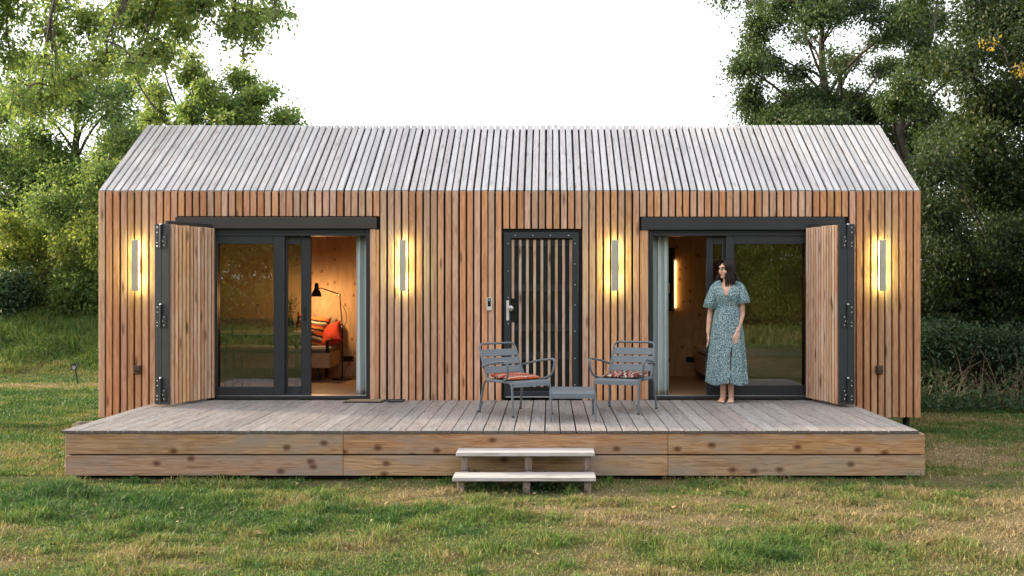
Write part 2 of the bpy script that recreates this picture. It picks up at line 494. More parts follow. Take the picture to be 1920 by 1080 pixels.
def leaf(name, stops, trans=0.45, rough=0.5, seed_scale=.35):
    m, nt, out = new_mat(name); L = nt.links
    g = nd(nt, "ShaderNodeNewGeometry")
    n = nd(nt, "ShaderNodeTexNoise"); n.inputs["Scale"].default_value = seed_scale; n.inputs["Detail"].default_value = 2
    L.new(g.outputs["Position"], n.inputs["Vector"])
    v = math_n(nt, 'ADD', math_n(nt, 'MULTIPLY', g.outputs["Random Per Island"], .62), math_n(nt, 'MULTIPLY_ADD', n.outputs["Fac"], .9, -.27))
    rp = ramp(nt, stops); L.new(v, rp.inputs[0])
    d = nd(nt, "ShaderNodeBsdfPrincipled"); d.inputs["Roughness"].default_value = rough; d.inputs["Specular IOR Level"].default_value = .22
    t = nd(nt, "ShaderNodeBsdfTranslucent")
    L.new(rp.outputs[0], d.inputs["Base Color"])
    L.new(mixc(nt, 1.0, rp.outputs[0], (1.85, 1.75, .95), 'MULTIPLY'), t.inputs[0])
    mx = nd(nt, "ShaderNodeMixShader"); mx.inputs[0].default_value = trans
    L.new(d.outputs[0], mx.inputs[1]); L.new(t.outputs[0], mx.inputs[2]); L.new(mx.outputs[0], out.inputs[0])
    return m
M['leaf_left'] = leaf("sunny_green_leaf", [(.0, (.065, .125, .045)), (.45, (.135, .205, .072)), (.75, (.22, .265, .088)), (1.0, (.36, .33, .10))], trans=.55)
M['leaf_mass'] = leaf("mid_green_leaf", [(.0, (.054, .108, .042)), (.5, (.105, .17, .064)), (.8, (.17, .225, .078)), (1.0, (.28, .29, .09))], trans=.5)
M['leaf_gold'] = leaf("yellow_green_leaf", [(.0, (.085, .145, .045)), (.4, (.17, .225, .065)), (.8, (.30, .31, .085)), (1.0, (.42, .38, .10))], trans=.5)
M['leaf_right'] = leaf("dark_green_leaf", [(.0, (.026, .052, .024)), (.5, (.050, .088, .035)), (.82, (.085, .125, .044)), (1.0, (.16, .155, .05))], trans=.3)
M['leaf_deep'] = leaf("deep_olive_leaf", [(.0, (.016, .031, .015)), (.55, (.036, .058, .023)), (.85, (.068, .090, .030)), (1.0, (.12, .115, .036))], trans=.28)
M['leaf_hedge'] = leaf("blue_green_hedge_leaf", [(.0, (.022, .050, .026)), (.6, (.045, .085, .042)), (1.0, (.09, .13, .06))], trans=.25)
M['leaf_yellow'] = leaf("autumn_yellow_leaf", [(.0, (.30, .22, .03)), (1.0, (.55, .36, .04))], trans=.5)
M['bark'] = plain("grey_brown_bark", (.075, .060, .048), .9, noise=.35, nscale=12, bump=.8, bscale=40)
M['twig'] = plain("dry_twig", (.16, .12, .08), .9, noise=.3, nscale=9)
# ------------------------------------------------------------------ measures of the place (metres)
rnd = random.Random(7)
WY = 12.66                        # face of the front cladding
HX0, HX1 = -5.354, 4.411          # cabin left / right end
HB, EAVE, RIDGE_Z = 0.25, 2.944, 3.946
RIDGE_Y, BACK_Y = 14.20, 15.74
DECK_Z, DX0, DX1, DY0 = 0.457, -4.55, 3.535, 10.0
FLOOR_Z = 0.487
N = 114
PITCH = (HX1 - HX0) / N
# openings in the front wall: x0, x1, z0, z1
OP_L = (-4.02, -2.13, 0.44, 2.54)
OP_E = (-0.535, 0.345, 0.44, 2.445)
OP_R = (1.185, 3.10, 0.44, 2.54)

def wx0_(px): return (px - 1030) / 158.0

# ------------------------------------------------------------------ ground
def ground_z(x, y):
    x = np.asarray(x, float); y = np.asarray(y, float)
    z = 0.018 * (fbm(x * .9 + 31, y * .9, 5) - .5) * 2
    z = z - .03 * np.exp(-((x + .1) ** 2) / 1.2 - ((y - 9.35) ** 2) / .18)
    bank = sstep(20.6, 25.5, y + .25 * (fbm(x * .3, y * .3, 9) - .5) * 5) * sstep(4.0, 8.0, -x)
    z = z + 1.15 * bank
    z = z + 2.5 * sstep(45, 160, np.abs(y))
    return z
def dryness(x, y):
    """0 lush green .. 1 dead straw"""
    d = .47 + 1.0 * (fbm(x * .75 + 7, y * 1.05 + 3, 21, 3) - .5) + .85 * (fbm(x * 3.1 + 1, y * 3.8 + 9, 77, 2) - .5)
    d = d + .10 * sstep(-2.5, 3.0, x)
    def blob(cx, cy, rx, ry, a):
        return a * np.exp(-((x - cx) / rx) ** 2 - ((y - cy) / ry) ** 2)
    d = d + blob(-3.7, 9.0, 1.9, .7, -.30) + blob(-2.2, 8.2, 1.2, .35, -.22) + blob(-.9, 8.0, .8, .4, -.28) + blob(-3.9, 6.9, 1.0, .35, .38)
    d = d + blob(.1, 7.7, .8, .5, -.15) + blob(.9, 8.3, .9, .45, .35) + blob(2.6, 8.6, 1.3, .7, .28) + blob(1.3, 7.1, .7, .25, -.28) + blob(3.1, 7.3, 1.0, .8, .2)
    d = d + blob(-1.9, 8.9, .8, .22, .34) + blob(-2.5, 7.35, .9, .25, .30) + blob(.6, 6.8, .9, .3, .15) + blob(4.6, 10.5, 1.0, 2.2, .16)
    road = np.exp(-((y - 20.0 - .06 * x) / .9) ** 2) * sstep(5.0, 6.5, -x)
    d = d + .62 * road - .22 * sstep(11, 14, y) * sstep(4.5, 5.5, -x) - .5 * sstep(21.2, 22.5, y)
    return np.clip(d, 0, 1)

gx = np.concatenate([[-900, -400, -180, -90, -50, -30], np.linspace(-20, 14, 171), [22, 35, 60, 110, 220, 450, 900]])
gy = np.concatenate([[-900, -400, -180, -90, -50, -25, -12, -6, -2, 1, 3], np.linspace(4.5, 36, 158), [42, 52, 70, 100, 170, 400, 900]])
GX, GY = np.meshgrid(gx, gy, indexing='ij')
GZ = ground_z(GX, GY)
gv = np.stack([GX.ravel(), GY.ravel(), GZ.ravel()], 1)
ii, jj = np.meshgrid(np.arange(len(gx) - 1), np.arange(len(gy) - 1), indexing='ij')
a0 = (ii * len(gy) + jj).ravel()
gf = np.stack([a0, a0 + len(gy), a0 + len(gy) + 1, a0 + 1], 1)

def ground_mat():
    m, nt, out = new_mat("lawn_soil"); L = nt.links
    b = nd(nt, "ShaderNodeBsdfPrincipled"); b.inputs["Roughness"].default_value = 1.0; b.inputs["Specular IOR Level"].default_value = .1
    at = nd(nt, "ShaderNodeAttribute"); at.attribute_name = "dry"
    g = nd(nt, "ShaderNodeNewGeometry")
    n = nd(nt, "ShaderNodeTexNoise"); n.inputs["Scale"].default_value = 26; n.inputs["Detail"].default_value = 6; n.inputs["Roughness"].default_value = .7
    L.new(g.outputs["Position"], n.inputs["Vector"])
    v = math_n(nt, 'ADD', math_n(nt, 'MULTIPLY', at.outputs["Fac"], .75), math_n(nt, 'MULTIPLY_ADD', n.outputs["Fac"], .9, -.40))
    rp = ramp(nt, [(0, (.030, .048, .018)), (.4, (.070, .075, .028)), (.7, (.135, .110, .055)), (1, (.19, .150, .085))])
    L.new(v, rp.inputs[0]); L.new(rp.outputs[0], b.inputs["Base Color"])
    bp = nd(nt, "ShaderNodeBump"); bp.inputs["Strength"].default_value = .8; bp.inputs["Distance"].default_value = .03
    L.new(n.outputs["Fac"], bp.inputs["Height"]); L.new(bp.outputs[0], b.inputs["Normal"]); L.new(b.outputs[0], out.inputs[0])
    return m
ground = link("ground", mesh_np("ground", gv, gf, ground_mat(), smooth=True, attr={"dry": dryness(gv[:, 0], gv[:, 1])}))
tag(ground, kind="structure")

# ------------------------------------------------------------------ the cabin
cabin = thing("wooden_cabin", "long timber cabin clad in upright reddish larch slats under a silver grey slatted roof", "cabin", ((HX0 + HX1) / 2, 14.2, 0))
CO = Vector(cabin.location)
def cb(mb, name, mats, parent=None, smooth=False, origin=None):
    """build a part of the cabin whose shapes are given in world metres; origin = its own world point"""
    par = parent or cabin
    pw = Vector(par.get("_w", tuple(CO)) if par is not cabin else CO)
    o = Vector(origin) if origin is not None else Vector((0, 0, 0))
    if origin is not None:
        mb.v = [tuple(Vector(p) - o) for p in mb.v]
    ob = mb.build(name, mats, par, o - pw, smooth)
    ob["_w"] = tuple(o)
    return ob

# front wall: dark backing with the three openings
fw = MB()
by0, by1 = WY + 0.045, WY + 0.15
xs = [HX0 + .012, OP_L[0], OP_L[1], OP_E[0], OP_E[1], OP_R[0], OP_R[1], HX1 - .012]
for i in range(7):
    if i in (1, 3, 5):
        op = (OP_L, OP_E, OP_R)[i // 2]
        fw.box(xs[i], xs[i + 1], by0, by1, op[3], EAVE - .02)
        fw.box(xs[i], xs[i + 1], by0, by1, HB + .03, op[2])
    else:
        fw.box(xs[i], xs[i + 1], by0, by1, HB + .03, EAVE - .02)
front_wall = cb(fw, "front_wall", M['dark'], origin=((HX0 + HX1) / 2, WY + .1, HB))
# cladding slats, each its own object
LIN_L = (-4.43, -2.05, 2.490, 2.628)     # lintel boxes over the big openings
LIN_R = (1.095, 3.50, 2.475, 2.622)
slat_mesh = {}
def slat_me(h):
    key = round(h, 2)
    if key not in slat_mesh:
        mb = MB(); mb.cbox(-.0325, .0325, -.021, .021, -h / 2, h / 2, .003)
        slat_mesh[key] = mb.mesh("wall_slat", M['clad'])
    return slat_mesh[key]
for i in range(N):
    xc = HX0 + (i + .5) * PITCH
    z0 = HB + rnd.uniform(-.006, .006)
    for lx0, lx1, lz1 in ((LIN_L[0], LIN_L[1], LIN_L[3]), (OP_E[0] - .02, OP_E[1] + .02, OP_E[3] + .035), (LIN_R[0], LIN_R[1], LIN_R[3])):
        if lx0 - .012 < xc < lx1 + .012: z0 = lz1 + .010
    segs = [(z0, EAVE - .012)]
    if z0 > 1:                            # slats beside the frame carry on below the lintel
        if OP_L[1] + .045 < xc < LIN_L[1] + .02 or xc < OP_L[0] - .05 and xc > LIN_L[0] - .05:
            segs.append((HB, LIN_L[2] - .01))
        if OP_R[1] + .05 < xc < LIN_R[1] + .05 or LIN_R[0] - .05 < xc < OP_R[0] - .045:
            segs.append((HB, LIN_R[2] - .01))
    for za, zb in segs:
        o = link("wall_slat", slat_me(zb - za), front_wall, Vector((xc + rnd.uniform(-.0035, .0035), WY + .022 + rnd.uniform(-.003, .003), (za + zb) / 2)) - Vector(front_wall["_w"]))
        o.rotation_euler = (0, rnd.uniform(-.0008, .0008), rnd.uniform(-.03, .03))
for (a, b2, c, d, mat, nm) in ((*LIN_L, M['lintel_brown'], 0), (*LIN_R, M['frame'], 1)):
    l = MB(); l.cbox(a, b2, WY - .035, WY + .044, c, d, .004)
    cb(l, "lintel", mat, origin=((a + b2) / 2, WY, c))

# gable walls (slatted) and back wall
for sx, nm in ((HX0, "gable_wall"), (HX1, "gable_wall")):
    s = 1 if sx < 0 else -1
    g = MB()
    poly = [(WY + .152, HB + .03), (BACK_Y - .152, HB + .03), (BACK_Y - .152, EAVE - .03), (RIDGE_Y, RIDGE_Z - .10), (WY + .152, EAVE - .03)]
    g.prism(poly, 0, sx + s * .05, sx + s * .15)
    go = cb(g, nm, M['dark'], origin=(sx + s * .1, RIDGE_Y, HB))
    y = WY + .0325 + .012
    ms = MB()
    while y < BACK_Y - .03:
        zt = EAVE - .03 + (RIDGE_Z - .03 - EAVE) * (1 - abs(y - RIDGE_Y) / (RIDGE_Y - WY))
        ms.cbox(sx, sx + s * .045, y - .0325, y + .0325, HB, zt, .003)
        y += PITCH
    mo = cb(ms, "gable_cladding", M['clad'], go, origin=(sx, RIDGE_Y, 1.5)); mo["kind"] = "stuff"
bw = MB()
WIN_R = (1.16, 1.83, 1.44, 2.36)
for (x0, x1, z0, z1) in ((HX0 + .152, WIN_R[0], HB + .03, EAVE - .03), (WIN_R[1], HX1 - .152, HB + .03, EAVE - .03),
                         (WIN_R[0], WIN_R[1], HB + .03, WIN_R[2]), (WIN_R[0], WIN_R[1], WIN_R[3], EAVE - .03)):
    bw.box(x0, x1, BACK_Y - .15, BACK_Y, z0, z1)
cb(bw, "back_wall", M['clad'], origin=(0, BACK_Y, HB))

# roof: dark membrane, battens, grey slats
roof_v = Vector((0, RIDGE_Y - WY, RIDGE_Z - EAVE)); slope_len = roof_v.length; dirv = roof_v.normalized()
nrm = Vector((0, -dirv.z, dirv.y))
rm = MB()
off = -.085
p = [(HX0 + .03, WY, EAVE), (HX1 - .03, WY, EAVE)]
def rp_(x, t, h):
    q = Vector((x, WY, EAVE)) + dirv * t + nrm * h
    return tuple(q)
def rp_back(x, t, h):
    q = rp_(x, t, h); return (q[0], 2 * RIDGE_Y - q[1], q[2])
for f, s in ((rp_, 1), (rp_back, -1)):
    vs = [f(HX0 + .03, .03, off), f(HX1 - .03, .03, off), f(HX1 - .03, slope_len - .06, off), f(HX0 + .03, slope_len - .06, off),
          f(HX0 + .03, .03, off - .09), f(HX1 - .03, .03, off - .09), f(HX1 - .03, slope_len - .03, off - .09), f(HX0 + .03, slope_len - .03, off - .09)]
    rm.add(vs, [(0, 1, 2, 3), (4, 7, 6, 5), (0, 4, 5, 1), (3, 2, 6, 7), (0, 3, 7, 4), (1, 5, 6, 2)])
roof = cb(rm, "roof", M['membrane'], origin=((HX0 + HX1) / 2, RIDGE_Y, EAVE))
RW = Vector(roof["_w"])
ang = math.atan2(roof_v.z, roof_v.y)
sl = MB(); sl.cbox(-.032, .032, -slope_len / 2, slope_len / 2, -.021, .021, .003)
sl_me = sl.mesh("roof_slat", M['roof_wood'])
for i in range(N):
    xc = HX0 + (i + .5) * PITCH + rnd.uniform(-.004, .004)
    c = Vector(rp_(xc, slope_len / 2 + rnd.uniform(-.002, .005), -.018 + rnd.uniform(-.003, .003)))
    o = link("roof_slat", sl_me, roof, c - RW)
    o.rotation_euler = (ang, 0, rnd.uniform(-.0015, .0015))
bs = MB()
for i in range(N):
    xc = HX0 + (i + .5) * PITCH
    c = Vector(rp_back(xc, slope_len / 2, -.018)); Mx = Matrix.Translation(c) @ Matrix.Rotation(-ang, 4, 'X')
    bs.cbox(-.032, .032, -slope_len / 2, slope_len / 2 - .03, -.021, .021, .003, M=Mx)
bo = cb(bs, "back_roof_slats", M['roof_wood'], roof, origin=(0, BACK_Y, EAVE)); bo["kind"] = "stuff"
for t in (.12, .62, 1.12, slope_len - .055):
    b_ = MB(); Mx = Matrix.Translation(Vector(rp_(0, t, -.062))) @ Matrix.Rotation(ang, 4, 'X')
    b_.cbox(HX0 + .06, HX1 - .06, -.02, .02, -.022, .022, .002, M=Mx)
    cb(b_, "roof_batten", M['dark'], roof, origin=(0, *rp_(0, t, 0)[1:]))
# eave edge under the slats
e = MB(); e.box(HX0 + .01, HX1 - .01, WY + .02, WY + .10, EAVE - .045, EAVE - .012)
cb(e, "eave_board", M['dark'], origin=(0, WY, EAVE))
for x in (HX0 + .45, -1.0, 2.0, wx0_(1706)):
    f = MB(); f.cbox(x - .02, x + .02, WY + .07, WY + .2, -.05, HB + .03, .004)
    cb(f, "foundation_post", M['dark'], origin=(x, WY + .1, 0))
fl = MB(); fl.box(HX0 + .16, HX1 - .16, WY + .152, BACK_Y - .152, HB + .03, HB + .09)
cb(fl, "underfloor", M['dark'], origin=(0, 14, HB))

# interior shells (two rooms and the closed middle)
IY0, IY1 = WY + .153, BACK_Y - .17
def room(x0, x1, ceil=2.74):
    f = MB(); f.cbox(x0, x1, WY + .10, IY1, FLOOR_Z - .05, FLOOR_Z, .001); cb(f, "interior_floor", M['floor'], origin=(x0, 14, FLOOR_Z))
    w = MB()
    w.box(x0 - .03, x0, IY0, IY1 + .02, FLOOR_Z - .04, ceil); w.box(x1, x1 + .03, IY0, IY1 + .02, FLOOR_Z - .04, ceil)
    hole = x0 < WIN_R[0] < x1
    if hole:
        for (a, b2, c, d) in ((x0, WIN_R[0], FLOOR_Z - .04, ceil), (WIN_R[1], x1, FLOOR_Z - .04, ceil), (WIN_R[0], WIN_R[1], FLOOR_Z - .04, WIN_R[2]), (WIN_R[0], WIN_R[1], WIN_R[3], ceil)):
            w.box(a, b2, IY1, IY1 + .018, c, d)
    else: w.box(x0, x1, IY1, IY1 + .018, FLOOR_Z - .04, ceil)
    # front return walls beside the opening
    op = OP_L if x0 < -3 else OP_R
    w.box(x0, op[0] - .06, IY0, IY0 + .018, FLOOR_Z - .04, ceil); w.box(op[1] + .06, x1, IY0, IY0 + .018, FLOOR_Z - .04, ceil)
    w.box(op[0] - .06, op[1] + .06, IY0, IY0 + .018, op[3], ceil)
    cb(w, "interior_wall", M['spruce'], origin=(x0, IY1, FLOOR_Z))
    c = MB(); c.box(x0 - .03, x1 + .03, IY0, IY1 + .02, ceil + .002, ceil + .03); cb(c, "ceiling", M['spruce_x'], origin=(x0, 14, ceil))
room(-5.15, -1.55)
room(.95, 4.2)
# back window of the right room: dark casement with a slim bright pane
win = MB()
wx0, wx1, wz0, wz1 = WIN_R
for (a, b2, c, d) in ((wx0, wx0 + .05, wz0, wz1), (wx1 - .006, wx1, wz0, wz1), (wx0 + .05, wx1 - .006, wz0, wz0 + .02), (wx0 + .05, wx1 - .006, wz1 - .16, wz1), (wx1 - .14, wx1 - .017, wz0 + .02, wz1 - .16)):
    win.cbox(a, b2, IY1 - .02, IY1 + .05, c, d, .002)
win_o = cb(win, "back_window", M['black_metal'], origin=(wx0, IY1, wz0))
pn = MB(); pn.box(wx1 - .0165, wx1 - .0065, IY1 + .01, IY1 + .016, wz0 + .021, wz1 - .161); pn.box(wx0 + .0505, wx1 - .1405, IY1 + .01, IY1 + .016, wz0 + .021, wz1 - .161)
cb(pn, "window_pane", M['glass'], win_o, origin=(wx1, IY1, wz0))
hd = MB(); hd.cbox(wx1 - .10, wx1 - .075, IY1 - .035, IY1 - .021, 1.83 - .13, 1.83 + .02, .003); hd.tube([(wx1 - .087, IY1 - .035, 1.83), (wx1 - .087, IY1 - .06, 1.83), (wx1 - .087, IY1 - .06, 1.70)], .008)
cb(hd, "window_handle", M['brass'], win_o, origin=(wx1 - .09, IY1, 1.8), smooth=True)

# slim glowing strip added along the back window edge to warm the right room
def fill_strip(label, x, z, ln, horiz):
    t_ = thing("fill_strip", label, "fill light", (x, IY1, z))
    for nm, w, ya, yb, m_ in (("fill_glow", .0035, -.020, -.008, M['fill_warm']), ("fill_backing", .006, -.0078, -.001, M['steel'])):
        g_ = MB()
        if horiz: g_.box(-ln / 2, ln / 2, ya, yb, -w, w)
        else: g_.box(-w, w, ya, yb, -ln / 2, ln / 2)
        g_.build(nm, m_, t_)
fill_strip("slim upright glowing strip added beside the dark back window to warm the right room", wx1 + .010, 1.83, .68, False)

# ---- sliding glass doors
def glass_leaf(x0, x1, z0, z1, y, stl, str_, top, bot, parent, handle=None):
    """framed leaf: stiles, rails, pane"""
    f = MB(); d = .06
    f.cbox(x0, x0 + stl, y, y + d, z0, z1, .004); f.cbox(x1 - str_, x1, y, y + d, z0, z1, .004)
    f.cbox(x0 + stl, x1 - str_, y + .002, y + d - .002, z1 - top, z1, .003); f.cbox(x0 + stl, x1 - str_, y + .002, y + d - .002, z0, z0 + bot, .003)
    fo = cb(f, "door_leaf", M['frame'], parent, origin=((x0 + x1) / 2, y, z0))
    return fo
def pane(x0, x1, z0, z1, y, parent):
    g = MB(); g.box(x0, x1, y, y + .008, z0, z1)
    return cb(g, "glass_pane", M['glass'], parent, origin=((x0 + x1) / 2, y, z0))
def wx(px): return (px - 1030) / 158.0
def wz(py): return EYE - (py - 533) / 158.0
Z0, Z1 = DECK_Z + .008, OP_L[3] - .03
def slider(op, right):
    x0, x1 = op[0], op[1]
    f = MB(); yf = WY + .03
    f.cbox(x0, x0 + .05, yf, yf + .17, Z0, Z1, .004); f.cbox(x1 - .05, x1, yf, yf + .17, Z0, Z1, .004)
    f.cbox(x0 + .05, x1 - .05, yf - .004, yf + .17, Z0, FLOOR_Z + .012, .003)
    f.cbox(x0 + .05, x1 - .05, yf + .002, yf + .17, wz(442), Z1, .004)
    f.cbox(x0 - .02, x1 + .02, yf + .03, yf + .2, Z1 - .002, op[3] + .03, .003)
    fr = cb(f, "sliding_door_frame", M['frame'], origin=((x0 + x1) / 2, yf, Z0))
    tr = MB(); tr.cbox(x0 + .06, x1 - .06, yf - .012, yf + .001, wz(436), wz(433), .001)
    cb(tr, "top_track", M['shutter_frame'], fr, origin=((x0 + x1) / 2, yf, 2.4))
    sl_ = MB(); sl_.cbox(x0 + .055, x1 - .055, yf + .01, yf + .15, FLOOR_Z + .0125, FLOOR_Z + .018, .001)
    cb(sl_, "door_sill", M['steel'], fr, origin=((x0 + x1) / 2, yf, FLOOR_Z))
    return fr, yf
frL, yf = slider(OP_L, False)
zb, zt = FLOOR_Z + .019, wz(442) - .002
glass_leaf(wx(399), wx(531), zb, zt, yf + .012, wx(405) - wx(399), wx(531) - wx(511), .095, .10, frL)
pane(wx(405) - .003, wx(511) + .003, zb + .097, zt - .092, yf + .034, frL)
l2 = glass_leaf(wx(529), wx(578), zb, zt, yf + .085, wx(534) - wx(529), wx(578) - wx(560), .095, .10, frL)
pane(wx(534) - .003, wx(560) + .003, zb + .097, zt - .092, yf + .107, frL)
h = MB(); h.cbox(wx(566), wx(571), yf + .076, yf + .084, wz(602), wz(576), .003); h.cbox(wx(567.2), wx(569.8), yf + .070, yf + .0755, wz(596), wz(582), .002)
cb(h, "pull_handle", M['black_metal'], l2, origin=(wx(568), yf + .08, wz(590)))
frR, yf = slider(OP_R, True)
glass_leaf(wx(1363), wx(1517), zb, zt, yf + .012, wx(1378) - wx(1363), .03, .095, .12, frR)
pane(wx(1378) - .003, wx(1517) - .027, zb + .117, zt - .092, yf + .034, frR)
r2 = glass_leaf(wx(1327.5), wx(1365), zb, zt, yf + .085, wx(1340) - wx(1327.5), .05, .095, .12, frR)
pane(wx(1340) - .003, wx(1357) + .003, zb + .117, zt - .092, yf + .107, frR)
# wooden jamb plank beside each opening and reveal
for (x0, x1) in ((OP_L[1] + .004, OP_L[1] + .060), (OP_R[0] - .085, OP_R[0] - .012)):
    j = MB(); j.cbox(x0, x1, WY - .012, WY + .044, DECK_Z + .005, 2.488 if x0 < 0 else 2.472, .003)
    cb(j, "jamb_plank", M['clad'], origin=((x0 + x1) / 2, WY, 1.5))

# ---- entry door
ex0, ex1, ez1 = OP_E[0], OP_E[1], OP_E[3]
df = MB(); y = WY + .0
for (a, b2, c, d) in ((ex0, ex0 + .075, DECK_Z + .02, ez1), (ex1 - .075, ex1, DECK_Z + .02, ez1), (ex0 + .075, ex1 - .075, ez1 - .07, ez1), (ex0 + .075, ex1 - .075, DECK_Z + .02, DECK_Z + .10)):
    df.cbox(a, b2, y, y + .10, c, d, .004)
entry = cb(df, "entry_door", M['frame'], origin=((ex0 + ex1) / 2, WY, DECK_Z))
dp = MB(); dp.box(ex0 + .07, ex1 - .07, WY + .085, WY + .099, DECK_Z + .09, ez1 - .06)
cb(dp, "door_panel", M['black_metal'], entry, origin=((ex0 + ex1) / 2, WY, DECK_Z))
for z in (ez1 - .12, wz(540), wz(615), wz(668)):
    r_ = MB(); r_.cbox(ex0 + .076, ex1 - .076, WY + .058, WY + .084, z - .045, z + .045, .003)
    cb(r_, "door_rail", M['shutter_frame'], entry, origin=((ex0 + ex1) / 2, WY, z))
BX = (wx(951), wx(969), wz(603), wz(561))
full = MB(); full.cbox(-.016, .016, -.014, .014, -(ez1 - DECK_Z - .235) / 2, (ez1 - DECK_Z - .235) / 2, .002); full_me = full.mesh("door_slat", M['door_slat'])
zlo, zhi = DECK_Z + .150, ez1 - .085
for k in range(9):
    x = wx(961.5 + 13.62 * k)
    if k == 0:
        for a, b2 in ((zlo, BX[2] - .006), (BX[3] + .006, zhi)):
            s = MB(); s.cbox(x - .016, x + .016, WY + .028, WY + .056, a, b2, .002); cb(s, "door_slat", M['door_slat'], entry, origin=(x, WY + .042, (a + b2) / 2))
    else:
        o = link("door_slat", full_me, entry, Vector((x, WY + .042 + rnd.uniform(-.002, .002), (zlo + zhi) / 2)) - Vector(entry["_w"]))
lb = MB()
lb.box(BX[0] + .02, BX[1], WY + .05, WY + .054, BX[2], BX[3])
for (a, b2, c, d) in ((BX[0] + .018, BX[0] + .024, BX[2], BX[3]), (BX[1] - .006, BX[1], BX[2], BX[3]), (BX[0] + .024, BX[1] - .006, BX[2], BX[2] + .006), (BX[0] + .024, BX[1] - .006, BX[3] - .006, BX[3])):
    lb.box(a, b2, WY + .005, WY + .05, c, d)
cb(lb, "lock_recess", M['black_metal'], entry, origin=(BX[0], WY, BX[2]))
lp = MB(); lp.cbox(wx(949.5), wx(954.5), WY - .010, WY - .001, wz(601), wz(563), .005); cb(lp, "lock_plate", M['plastic_white'], entry, origin=(wx(952), WY, wz(582)))
kn = MB(); kn.lathe([(.012, 0), (.012, .03), (.030, .034), (.033, .045), (.030, .062), (.016, .066)], n=20, M=Matrix.Rotation(R(90), 4, 'X'), c=(wx(958), WY + .0, wz(578)))
cb(kn, "door_knob", M['steel'], entry, smooth=True, origin=(wx(958), WY, wz(578)))
sc = MB()
for x in (966, 999, 1032, 1066): sc.lathe([(.006, 0), (.006, .003), (.003, .005)], n=8, M=Matrix.Rotation(R(90), 4, 'X'), c=(wx(x), WY - .0005, ez1 - .035))
for zpx in (457, 508, 558, 607): sc.lathe([(.006, 0), (.006, .003), (.003, .005)], n=8, M=Matrix.Rotation(R(90), 4, 'X'), c=(wx(953), WY - .0005, wz(zpx)))
for zpx in (457, 495, 534, 572, 621, 672, 722): sc.lathe([(.006, 0), (.006, .003), (.003, .005)], n=8, M=Matrix.Rotation(R(90), 4, 'X'), c=(wx(1078), WY - .0005, wz(zpx)))
so = cb(sc, "frame_screws", M['screw'], entry, origin=(wx(1015), WY, 1.5))
ts = MB(); ts.cbox(ex0 + .02, ex1 - .02, WY - .03, WY + .03, DECK_Z + .03, DECK_Z + .042, .002)
cb(ts, "threshold", M['steel'], entry, origin=((ex0 + ex1) / 2, WY, DECK_Z + .04))

